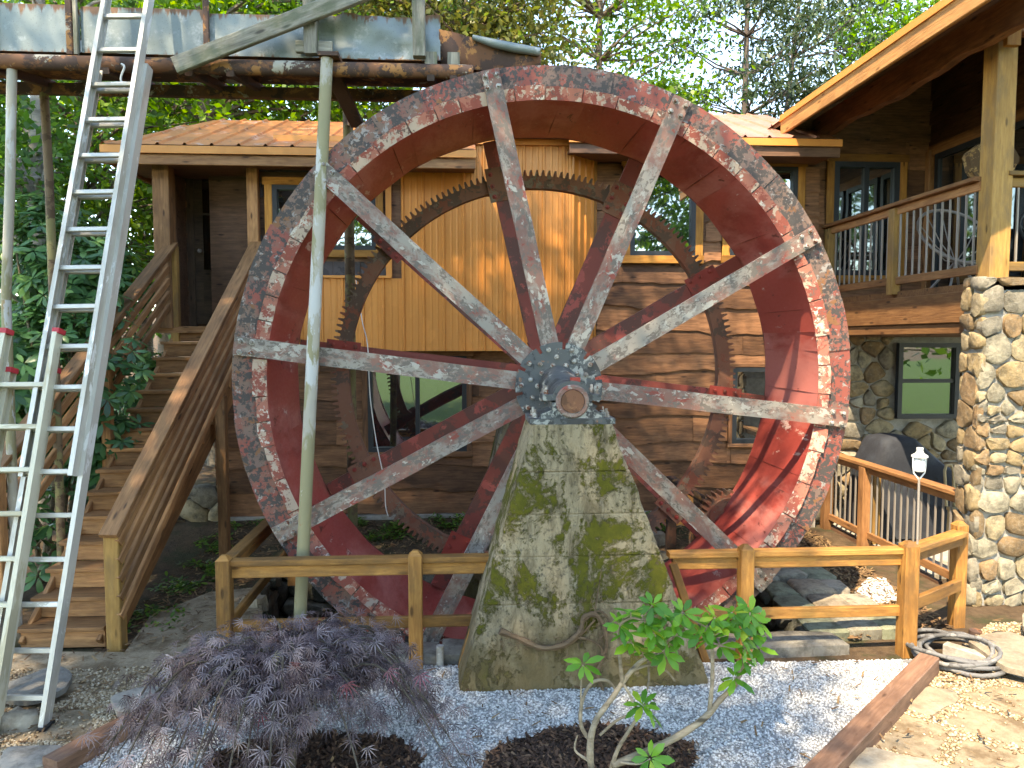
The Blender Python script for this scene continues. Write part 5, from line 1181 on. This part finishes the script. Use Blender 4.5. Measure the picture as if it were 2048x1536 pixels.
# coiled hose
hc = onZ(1912, 1312, .05); hose = MB(); pts = []
for k in range(7 * 22):
    t = 2 * math.pi * k / 22; L = k // 22; rr = .27 + .05 * math.sin(L * 2.1 + .5) + .02 * math.sin(t * 2 + L)
    pts.append((hc.x + rr * 1.05 * math.cos(t) + .03 * math.sin(L * 1.7), hc.y + rr * .98 * math.sin(t) + .03 * math.cos(L * 2.3), .055 + .022 * (L % 4) + .012 * math.sin(3 * t + L) + .03 * max(0, math.sin(t + 1)) * (L % 3)))
pts = [Vector(p) for p in pts]; s = pts[0]; pts = [s + Vector((-.55, .12, -.02)), s + Vector((-.4, .2, -.02)), s + Vector((-.2, -.2, 0))][:0] + pts + [pts[-1] + Vector((-.12, -.20, -.02)), pts[-1] + Vector((-.42, -.12, -.04)), pts[-1] + Vector((-.70, .05, -.06))]
hose.tube(pts, .0165, 8); tag(hose.build('garden_hose', M_hose, smooth=60), 'coiled grey garden hose on the flagstones below the stone column', 'hose')
# pipe caps in the ground
for px, py, r, m, l in ((1951, 1262, .05, M_rust, 'small round rusty cap set in the ground by the column'), (2004, 1271, .075, M_dkplastic, 'black ring shaped drain cap set in the ground by the column')):
    p = onZ(px, py, .03); q = MB(); q.lathe((p.x, p.y, -.02), (0, 0, 1), [(0, r), (.055, r), (.06, r * .9), (.052, r * .55), (.058, r * .2)], 20); tag(q.build('drain_cap', m, smooth=35), l, 'cap')
st = MB(); p0, p1 = onZ(1890, 1300, .03), onZ(2070, 1355, .03); cb_ = thing('concrete_kerb', 'low concrete edge strip in front of the stone column', 'kerb', p0); board('strip', G_concfloor, cb_, p0, p1, .09, .12, (p1 - p0).cross(Vector((0, 0, 1))))
# thin white cable hanging from the orange siding to the gear
cab = [onY(735, 690, 6.93), onY(740, 790, 6.93), onY(752, 880, 6.92), onY(768, 960, 6.92), onY(771, 1010, 6.93), onY(776, 1032, 6.93)]
c0_ = onY(712, 560, 8.98); tag(MB().tube(spline([c0_ , onY(724, 640, 7.8)] + cab, 5), .005, 5).build('hanging_cable', M_wire), 'thin white cable hanging from the orange siding to the gear', 'cable')
# short steel pipe between the pit stones and the pier
p = onZ(880, 1335, .0); q = MB(); q.lathe((p.x, p.y, -.05), (0, 0, 1), [(0, .03), (.22, .03), (.225, .02)], 14); tag(q.build('steel_pipe', M_alu, smooth=40), 'short grey steel pipe stub rising beside the fence batten', 'pipe')
# pale rocks on the pit edge
for px, py, w, l in ((510, 1215, .28, 'pale broken rock lying behind the fence post'), (1310, 1035, .34, 'white weathered rock behind the pier under the orange panel'), (30, 1462, .30, 'flat tan rock beside the ladder feet')):
    p = onZ(px, py, .0) if py > 1100 else Vector((onY(px, py, 8.5).x, 8.5, 0.05)); poly = [(p.x + w / 2 * math.cos(t) * random.uniform(.8, 1.15), p.y + w * .35 * math.sin(t) * random.uniform(.8, 1.15)) for t in [2 * math.pi * k / 10 for k in range(10)]]
    o = stone('rock', ST_flag, None, poly, (0, 0, p.z), (1, 0, 0), (0, 1, 0), (0, 0, 1), w * .45, .7, .03, .2); tag(o, l, 'rock')
# small orange metal offcut panel behind the pier
op = onY(1350, 1012, 8.9); po = thing('metal_offcut', 'orange ribbed metal offcut leaning behind the pier', 'panel', (op.x, 8.95, 0)); q = MB(); rib_panel(q, op.x - .12, op.x + .25, 8.95, .02, op.z + .15); q.build('sheet', M_orange, po, fix=False)

# ------------------------------------------------------------------ plants
LEAF6 = [(0, 0, 0), (.35, .20, .02), (.72, .22, 0), (1, 0, -.06), (.72, -.22, 0), (.35, -.20, .02), (.5, 0, .05)]
LEAF6F = [(0, 1, 6), (1, 2, 6), (2, 3, 6), (3, 4, 6), (4, 5, 6), (5, 0, 6)]
QUAD = [(0, 0, 0), (.5, .36, .03), (1, 0, 0), (.5, -.36, .03)]; QUADF = [(0, 1, 2, 3)]
def whorls(tips, dirs, per, L, droop=.25, wid=1.0):
    """rosettes of leaves at branch tips"""
    pos, D, Nn, S = [], [], [], []
    for t, d in zip(tips, dirs):
        d = Vector(d).normalized(); u = d.orthogonal().normalized(); w = d.cross(u); ph = random.uniform(0, 6)
        for k in range(per):
            a = ph + 2 * math.pi * k / per + random.uniform(-.25, .25); el = random.uniform(-.25, .55) - droop * .4; q = (u * math.cos(a) + w * math.sin(a)) * math.cos(el) + d * math.sin(el) + Vector((0, 0, -droop * random.random()))
            pos.append(Vector(t) + q * .01); D.append(q.normalized()); Nn.append(d); S.append(L * random.uniform(.7, 1.2))
    pos = np.array(pos); D = np.array(D); Nn = np.array(Nn); X = unit(D); Y = unit(np.cross(Nn, X)); Z = np.cross(X, Y); T = np.array(LEAF6) * (1, wid, 1)
    return scatter(T, LEAF6F, pos, X, Y, Z, np.array(S))
# ---- rhododendron hedge at the left
def rhodo(label, c, rad, n, L=.15):
    c = Vector(c); s = thing('rhododendron', label, 'shrub', (c.x, c.y, 0), 'rhododendron shrubs by the stairs'); tips, dirs = [], []
    cores = [c + Vector((random.uniform(-.55, .55) * rad[0], random.uniform(-.5, .5) * rad[1], random.uniform(-.8, .75) * rad[2])) for _ in range(14)]
    for _ in range(n):
        k = random.choice(cores); v = Vector((random.gauss(0, 1), random.gauss(0, 1), random.gauss(.25, 1))).normalized(); r = random.uniform(.55, 1.0)
        tips.append(k + Vector((v.x * rad[0] * .5, v.y * rad[1] * .5, v.z * rad[2] * .36)) * r); dirs.append(v * .6 + Vector((0, -.2, .7)))
    V, Fa = whorls(tips, dirs, 8, L, .35, .75); np_mesh('foliage', V, Fa, L_rhod, s, origin=(c.x, c.y, c.z))
    mb = MB()
    for k in cores: b = Vector((c.x + random.uniform(-.2, .2), c.y + random.uniform(-.2, .2), -.05)); mb.tube(spline([b, b.lerp(k, .5) + Vector((random.gauss(0, .1), random.gauss(0, .1), .1)), k], 4), [.03 - .0025 * i for i in range(9)], 6)
    mb.build('stems', B_shrub, s, smooth=60)
rhodo('dark green rhododendron standing behind the long ladder', (PXX(90, 7.8), 7.8, 2.35), (1.15, .8, 1.6), 700)
rhodo('glossy rhododendron at the edge behind the short ladder', (PXX(-60, 6.9), 6.9, 1.6), (.9, .7, 1.6), 420)
rhodo('rhododendron growing beside the head of the stairs', (PXX(215, 9.6), 9.7, 2.6), (.95, .7, 1.5), 420)
# ---- Japanese maple: dome of cascading dissected leaves
random.seed(77)
mp = Vector((onZ(575, 1560, 0).x, onZ(575, 1560, 0).y + .02, 0)); mpl = thing('maple_shrub', 'purple cut leaf weeping maple over the white gravel', 'shrub', mp)
ML, MF = [(0, 0, 0)], []
for k, (ang_, ln) in enumerate(((-82, .55), (-52, .82), (-25, .97), (0, 1.05), (25, .97), (52, .82), (82, .55))):
    a = R(ang_); b = len(ML); d = (math.cos(a), math.sin(a)); nrm = (-d[1], d[0])
    ML += [(d[0] * ln * .45 + nrm[0] * .038, d[1] * ln * .45 + nrm[1] * .038, .03), (d[0] * ln, d[1] * ln, -.12 * ln), (d[0] * ln * .45 - nrm[0] * .038, d[1] * ln * .45 - nrm[1] * .038, .03)]; MF.append((0, b, b + 1, b + 2))
twigs = MB(); pos, D = [], []
top = Vector((mp.x, mp.y, .70))
trunk = spline([mp + Vector((0, 0, -.03)), mp + Vector((.03, .02, .25)), mp + Vector((-.02, .03, .45)), top], 4); twigs.tube(trunk, [.030 - .0012 * i for i in range(len(trunk))], 7)
for k in range(104):
    a = random.uniform(0, 2 * math.pi); reach = random.uniform(.25, 1.0); rx, ry = 1.08 * reach, .80 * reach; h = .68 + .22 * random.random() - .10 * reach
    e = Vector((mp.x + rx * math.cos(a), mp.y + ry * math.sin(a), max(.05, .68 - .70 * reach ** 2 * random.uniform(.6, 1.15)))); m_ = Vector((mp.x + rx * .55 * math.cos(a), mp.y + ry * .55 * math.sin(a), h)); pts = spline([Vector((mp.x, mp.y, random.uniform(.3, .6))), m_, e], 7)
    twigs.tube(pts, [.010 - .0005 * i for i in range(len(pts))], 5)
    for i, p in enumerate(pts):
        if i < 4: continue
        dirv = (pts[min(i + 1, len(pts) - 1)] - pts[i - 1]).normalized()
        for _ in range(4):
            pos.append(p + Vector((random.gauss(0, .07), random.gauss(0, .07), random.gauss(.012, .03)))); D.append(dirv * .8 + Vector((random.gauss(0, .6), random.gauss(0, .6), random.gauss(-.45, .3))))
pos, D = np.array(pos), unit(np.array(D)); up = np.tile((0, -.15, 1.0), (len(pos), 1)) + rng.normal(0, .35, (len(pos), 3)); Y = unit(np.cross(up, D)); Z = np.cross(D, Y)
V, Fa = scatter(ML, MF, pos, D, Y, Z, rng.uniform(.055, .10, len(pos))); np_mesh('foliage', V, Fa, L_maple, mpl, origin=mp); twigs.build('branches', m_wood('maple_bark', (.05, .04, .03), (.12, .10, .075), .9, .1), mpl, smooth=60)
# ---- leggy green shrub in front of the pier
random.seed(91)
sb = onZ(1190, 1552, 0.0); shr = thing('leggy_shrub', 'leggy shrub with twisting bare stems and fresh green leaf rosettes', 'shrub', (sb.x, sb.y, 0)); YS = sb.y
def sp3(pts): return [onY(px, py, YS + dy) for px, py, dy in pts]
stems = [([(1185, 1560, 0), (1180, 1500, .0), (1190, 1445, .02), (1225, 1395, .06), (1260, 1345, .10), (1290, 1318, .14), (1325, 1310, .18), (1352, 1330, .2)], .024, .010),
         ([(1180, 1480, .02), (1162, 1450, .05), (1165, 1400, .08), (1185, 1365, .12), (1215, 1362, .14), (1235, 1385, .16)], .015, .008), ([(1162, 1420, .06), (1162, 1370, .05), (1166, 1330, .03)], .006, .004),
         ([(1245, 1368, .08), (1240, 1320, .06), (1238, 1280, .05), (1240, 1250, .04), (1262, 1236, .04), (1282, 1240, .05)], .013, .008), ([(1262, 1342, .1), (1300, 1330, .13), (1330, 1340, .16), (1350, 1362, .18)], .010, .006),
         ([(1215, 1560, -.02), (1235, 1500, -.03), (1262, 1455, -.02), (1275, 1430, .0), (1262, 1395, .02), (1248, 1370, .05)], .014, .009), ([(1175, 1520, 0), (1150, 1500, .03), (1155, 1470, .05)], .010, .005),
         ([(1225, 1530, -.03), (1290, 1505, -.02), (1360, 1470, .0), (1410, 1435, .03), (1440, 1400, .06), (1470, 1370, .10), (1482, 1335, .14), (1490, 1300, .16)], .026, .012), ([(1418, 1425, .04), (1424, 1370, .06), (1425, 1320, .08), (1422, 1275, .1), (1415, 1255, .1)], .016, .009),
         ([(1480, 1340, .14), (1505, 1320, .16), (1520, 1300, .18)], .009, .006), ([(1240, 1525, -.05), (1280, 1528, -.08), (1300, 1518, -.1)], .008, .005), ([(1200, 1470, .02), (1235, 1440, .0), (1270, 1425, -.02), (1285, 1412, -.02)], .010, .006), ([(1296, 1320, .14), (1298, 1360, .16), (1290, 1395, .17)], .009, .006)]
for pts, r0, r1 in stems:
    s_ = spline(sp3(pts), 5); n = len(s_); tubeobj('stem', s_, [(r0 + (r1 - r0) * i / (n - 1)) * random.uniform(.92, 1.1) * .9 for i in range(n)], B_shrub, shr, 8)
tp = [(1262, 1225, .04), (1290, 1240, .05), (1240, 1250, .03), (1265, 1285, .06), (1255, 1265, .02), (1305, 1210, .06), (1325, 1225, .08), (1345, 1240, .1), (1310, 1265, .07), (1335, 1285, .1), (1365, 1225, .1), (1300, 1255, .04), (1350, 1270, .12), (1285, 1305, .1), (1330, 1305, .14),
      (1166, 1328, .03), (1285, 1410, -.02), (1295, 1420, -.03), (1415, 1250, .1), (1430, 1235, .1), (1400, 1265, .09), (1445, 1255, .1), (1422, 1275, .08), (1490, 1295, .15), (1480, 1270, .15), (1505, 1265, .14), (1520, 1245, .16), (1495, 1240, .15), (1475, 1245, .13), (1515, 1295, .18), (1485, 1315, .12), (1500, 1225, .14), (1300, 1516, -.1), (1470, 1355, .1), (1440, 1290, .1), (1465, 1225, .12)]
tips = sp3(tp); dirs = [Vector((random.gauss(0, .35), random.gauss(-.25, .3), random.uniform(.4, 1))) for _ in tips]
V, Fa = whorls(tips, dirs, 8, .110, .22, .82); np_mesh('foliage', V, Fa, L_azal, shr, origin=(sb.x, sb.y, .5))
tw = MB()
for p, d in zip(tips, dirs):
    near_ = min((q for pts, _, _ in stems for q in spline(sp3(pts), 3)), key=lambda q: (q - p).length)
    if (near_ - p).length > .01: tw.tube([near_, near_.lerp(p, .5) + Vector((random.gauss(0, .008), 0, -.01)), p], .0045, 5)
stuff(tw.build('twigs', B_shrub, shr))
# ---- weeds on the soil
def weeds(label, poly, n, L):
    pts = []
    P = np.array(poly); lo, hi = P.min(0), P.max(0)
    while len(pts) < n:
        x, y = lo + (hi - lo) * np.array((random.random(), random.random()))
        if inside(poly, x, y) and mnoise.noise((x * 2.2, y * 2.2, 3)) > -.05: pts.append((x, y, gz(x, y) + .03))
    V, Fa = whorls(pts, [(random.gauss(0, .3), random.gauss(0, .3), 1) for _ in pts], 5, L, .1, .9); o = stuff(np_mesh('weeds', V, Fa, L_weed)); tag(o, label, 'weeds')
weeds('low green weeds along the foot of the house wall', [(-2.2, 8.6), (2.9, 8.7), (2.9, 9.25), (-2.2, 9.25)], 420, .07)
weeds('scattered weeds on the soil beside the staircase', [(-3.1, 6.2), (-2.5, 6.2), (-2.6, 9.2), (-3.2, 9.2)], 170, .07)

# ------------------------------------------------------------------ trees
def tree(name, label, base, H_, trunk_r, crowns, nclump, per, leaf, mat, bark, seed, spread=.55, lean=(0, 0), group=None, droop=0.0, flat=1.0, cut=None):
    """tapered trunk, limbs to every clump, leaf clumps through the crown volume; crowns = [(dx, dy, z, rx, ry, rz)]"""
    random.seed(seed); g = np.random.default_rng(seed); b = Vector(base); t = thing(name, label, 'tree', b, group)
    path = spline([b + Vector((0, 0, -.1)), b + Vector((lean[0] * .3, lean[1] * .3, H_ * .35)), b + Vector((lean[0] * .7, lean[1] * .7, H_ * .7)), b + Vector((lean[0], lean[1], H_))], 5); n = len(path)
    tr_ = MB(); tr_.tube(path, [trunk_r * (1 - .85 * (i / (n - 1)) ** .8) for i in range(n)], 10); centers = []
    for k in range(nclump):
        cx, cy, cz, rx, ry, rz = random.choice(crowns); v = Vector((random.gauss(0, 1), random.gauss(0, 1), random.gauss(0, 1))).normalized() * random.uniform(.35, 1) ** .5
        centers.append(Vector((b.x + cx + v.x * rx, b.y + cy + v.y * ry, b.z + cz + v.z * rz)))
    for c in centers:
        hz = max(.25 * H_, min(.95 * H_, (c.z - b.z) - .25 * math.hypot(c.x - b.x, c.y - b.y) - .2)); i = min(n - 1, int(hz / H_ * (n - 1))); p = path[i]
        tr_.tube([p, p.lerp(c, .5) + Vector((random.gauss(0, .12), random.gauss(0, .12), .15 - droop)), c], [trunk_r * .22, trunk_r * .13, trunk_r * .05], 5, False)
    tr_.build('trunk', bark, t, smooth=60)
    cs = np.array([tuple(c) for c in centers]); idx = g.integers(0, len(cs), nclump * per); off = g.normal(0, 1, (len(idx), 3)) * np.array((spread, spread, spread * .5 * flat)); pos = cs[idx] + off
    if cut is not None: pos = pos[cut(pos)]
    D = unit(off[:len(pos)] * .6 + g.normal(0, .8, (len(pos), 3)) + np.array((0, 0, -.35))); up = g.normal(0, .55, (len(pos), 3)) + np.array((0, 0, 1.0)); Y = unit(np.cross(up, D)); Z = np.cross(D, Y)
    V, Fa = scatter(np.array(QUAD) * (1, leaf[1], 1), QUADF, pos, D, Y, Z, leaf[0] * g.uniform(.6, 1.3, len(pos)))
    np_mesh('crown', V, Fa, mat, t, origin=b); return t
G1 = 'broadleaf trees behind the house'
def tx(px, Y): return PXX(px, Y)
def gnd(x, y): return gz(x, y)
def T(name, label, px, Y, *a, **k): x = tx(px, Y); return tree(name, label, (x, Y, gnd(x, Y)), *a, **k)
# left wood
T('ivy_tree', 'pale grey trunk with ivy standing behind the flume poles', 62, 9.4, 9.5, .17, [(-.3, .3, 7.2, 1.8, 1.5, 1.8), (0, .1, 3.6, .5, .5, 1.6)], 60, 60, (.13, .8), L_mid, B_grey, 3, .4, (.2, .3))
T('broadleaf_tree', 'yellow green tree glowing behind the ladders', 150, 13.0, 9.5, .16, [(0, 0, 5.6, 2.6, 1.8, 3.2)], 120, 75, (.15, .9), L_yel, B_bark, 4, .5, (.3, 0), G1)
T('broadleaf_tree', 'brown trunked tree rising behind the left roof ridge', 432, 13.5, 11, .22, [(0, .6, 6.6, 2.5, 1.6, 2.4), (.4, .3, 9.4, 2.4, 2, 1.5)], 110, 70, (.15, .9), L_yel, B_bark, 5, .5, (-.2, 0), G1)
T('broadleaf_tree', 'bright leafy tree behind the roof left of the wheel', 640, 15.0, 10, .17, [(0, 0, 6.6, 2.6, 1.8, 2.9)], 120, 72, (.16, .9), L_yel, B_bark, 6, .55, (.2, 0), G1)
T('broadleaf_tree', 'shaded green tree at the far left behind the rhododendron', -140, 11.5, 9, .18, [(0, 0, 5.2, 2.0, 1.6, 3.3)], 110, 72, (.15, .9), L_mid, B_bark, 7, .5, (0, 0), G1)
T('broadleaf_tree', 'deep green tree filling the gap between flume and door', 290, 16.5, 10.5, .2, [(0, 0, 6.0, 3.2, 2.0, 3.8)], 130, 72, (.18, .9), L_mid, B_bark, 8, .6, (.1, 0), G1)
T('broadleaf_tree', 'tall yellow green tree above the flume panels', 330, 19.0, 13, .22, [(0, 0, 9.8, 4.0, 2.2, 2.8)], 130, 72, (.2, .9), L_yel, B_bark, 9, .65, (0, 0), G1)
T('broadleaf_tree', 'dense tree behind the wheel top and chute', 800, 18.5, 11, .2, [(0, 0, 7.2, 3.0, 2, 3.0), (.2, 0, 9.8, 2.4, 1.6, 1.4)], 120, 72, (.18, .9), L_mid, B_bark, 10, .6, (.2, 0), G1)
# centre: olive tinted branches above the chute, feathery tree, pines, bright tree by the porch roof
T('olive_tree', 'olive brown leafed tree leaning over the end of the flume', 985, 12.5, 10.5, .17, [(-.5, 0, 8.1, 1.6, 1.2, 1.2), (.2, 0, 7.3, .9, .8, .7), (-1.6, 0, 8.5, 1.2, 1, .9)], 110, 90, (.13, .75), L_olive, B_bark, 12, .40, (-.6, 0))
T('feathery_tree', 'airy feathery leafed tree with slim trunk above the wheel', 1188, 14.0, 12.0, .13, [(-.3, 0, 8.6, 1.7, 1.2, 1.1), (1.2, 0, 7.9, 1.2, 1, 1.6), (.9, 0, 6.4, .7, .6, .7)], 95, 62, (.13, .8), L_yel, B_bark, 13, .40, (.1, 0))
T('pine_tree', 'tall dark pine with bare trunk and open branches behind the right roof', 1476, 17.0, 13.5, .16, [(0, 0, 9.0, 1.9, 1.4, 2.8), (-.2, 0, 6.6, 1.5, 1.1, .9)], 90, 130, (.17, .5), L_pine, B_pine, 14, .34, (.1, 0), 'pines behind the house', .25, .45)
T('pine_tree', 'leaning pine with forked trunk beside the tall dark pine', 1510, 18.5, 13.5, .15, [(1.2, 0, 9.4, 2.0, 1.4, 2.6), (.9, 0, 6.9, 1.7, 1.1, .8)], 90, 130, (.17, .5), L_pine, B_pine, 15, .36, (1.2, 0), 'pines behind the house', .25, .45)
T('pine_tree', 'hazy paler pine between the forked pine and porch roof', 1690, 22.0, 14.0, .15, [(0, 0, 9.8, 2.0, 1.5, 2.8), (0, 0, 7.2, 2.0, 1.2, 1.0)], 100, 130, (.19, .5), L_pine, B_pine, 16, .42, (-.1, 0), 'pines behind the house', .25, .45)
T('broadleaf_tree', 'bright lime tree top peeking over the porch roof', 1815, 19.0, 12.5, .16, [(0, 0, 10.3, 1.5, 1.3, 1.7)], 60, 70, (.17, .9), L_yel, B_bark, 17, .42, (0, 0), G1)
# trees of the same wood behind and beside the camera: they shade the wheel and stand in the window reflections
T2 = 'trees behind the viewer'
edge_x = lambda p: np.interp(p[:, 1], (-6, -4.8, -2.3, 0, 2.7, 3.9, 4.2, 7), (-3.2, -2.8, -2.4, -1.3, .2, -1.7, -3.0, -3.4))
keep = lambda p: p[:, 0] < edge_x(p) + .2 * np.sin(p[:, 1] * 2.3)  # leaves culled past this line, shaping the shade; path and right roof stay sunlit
TS = 'tall trees shading the garden'
for bx_, by_, s_, cr, l in ((-8.5, -2.5, 21, [(2.0, 0, 13.6, 3.0, 2.4, .9), (3.8, 2.4, 13.7, 2.6, 2.2, .9), (5.4, 3.0, 13.8, 2.2, 2.2, .9), (0, 2.6, 13.8, 2.6, 2.2, .9)], 'tall spreading tree beside the garden shading the wheel'),
                           (-6.5, -6.5, 27, [(0, 1.6, 13.5, 3.0, 2.4, .9), (2.2, 2.2, 13.6, 2.2, 2.4, .9), (-2.6, 2.2, 13.7, 2.4, 2.2, .9), (2.4, 4.6, 13.6, 2.0, 1.8, .9)], 'tall spreading tree behind the viewer shading the gravel bed'),
                           (-9.5, 3.2, 29, [(1.6, 0, 13.8, 2.8, 2.2, .9), (4.2, .2, 13.8, 2.6, 1.6, .9), (2.6, 2.2, 13.9, 2.8, 1.6, .9), (6.6, -.6, 13.9, 2.2, 1.4, .9)], 'tall spreading tree left of the flume shading the roof')):
    tree('shade_tree', l, (bx_, by_, 0), 14.5, .26, cr, 330, 62, (.10, .95), L_mid, B_bark, s_, 1.0, (1.5, 1.0), TS, cut=keep)
for x, y, s, l in ((-5.5, -10.0, 22, 'leafy tree across the garden opposite the door'), (1.0, -11.5, 23, 'leafy tree across the garden opposite the wheel'), (6.5, -10.0, 24, 'leafy tree across the garden opposite the porch'), (12.0, -1.0, 25, 'leafy tree beyond the flagstone path')):
    tree('broadleaf_tree', l, (x, y, 0), 11.0, .2, [(0, 0, 6.0, 3.2, 2.0, 4.6)], 110, 70, (.28, .9), L_yel, B_bark, s, .6, (0, 0), T2)
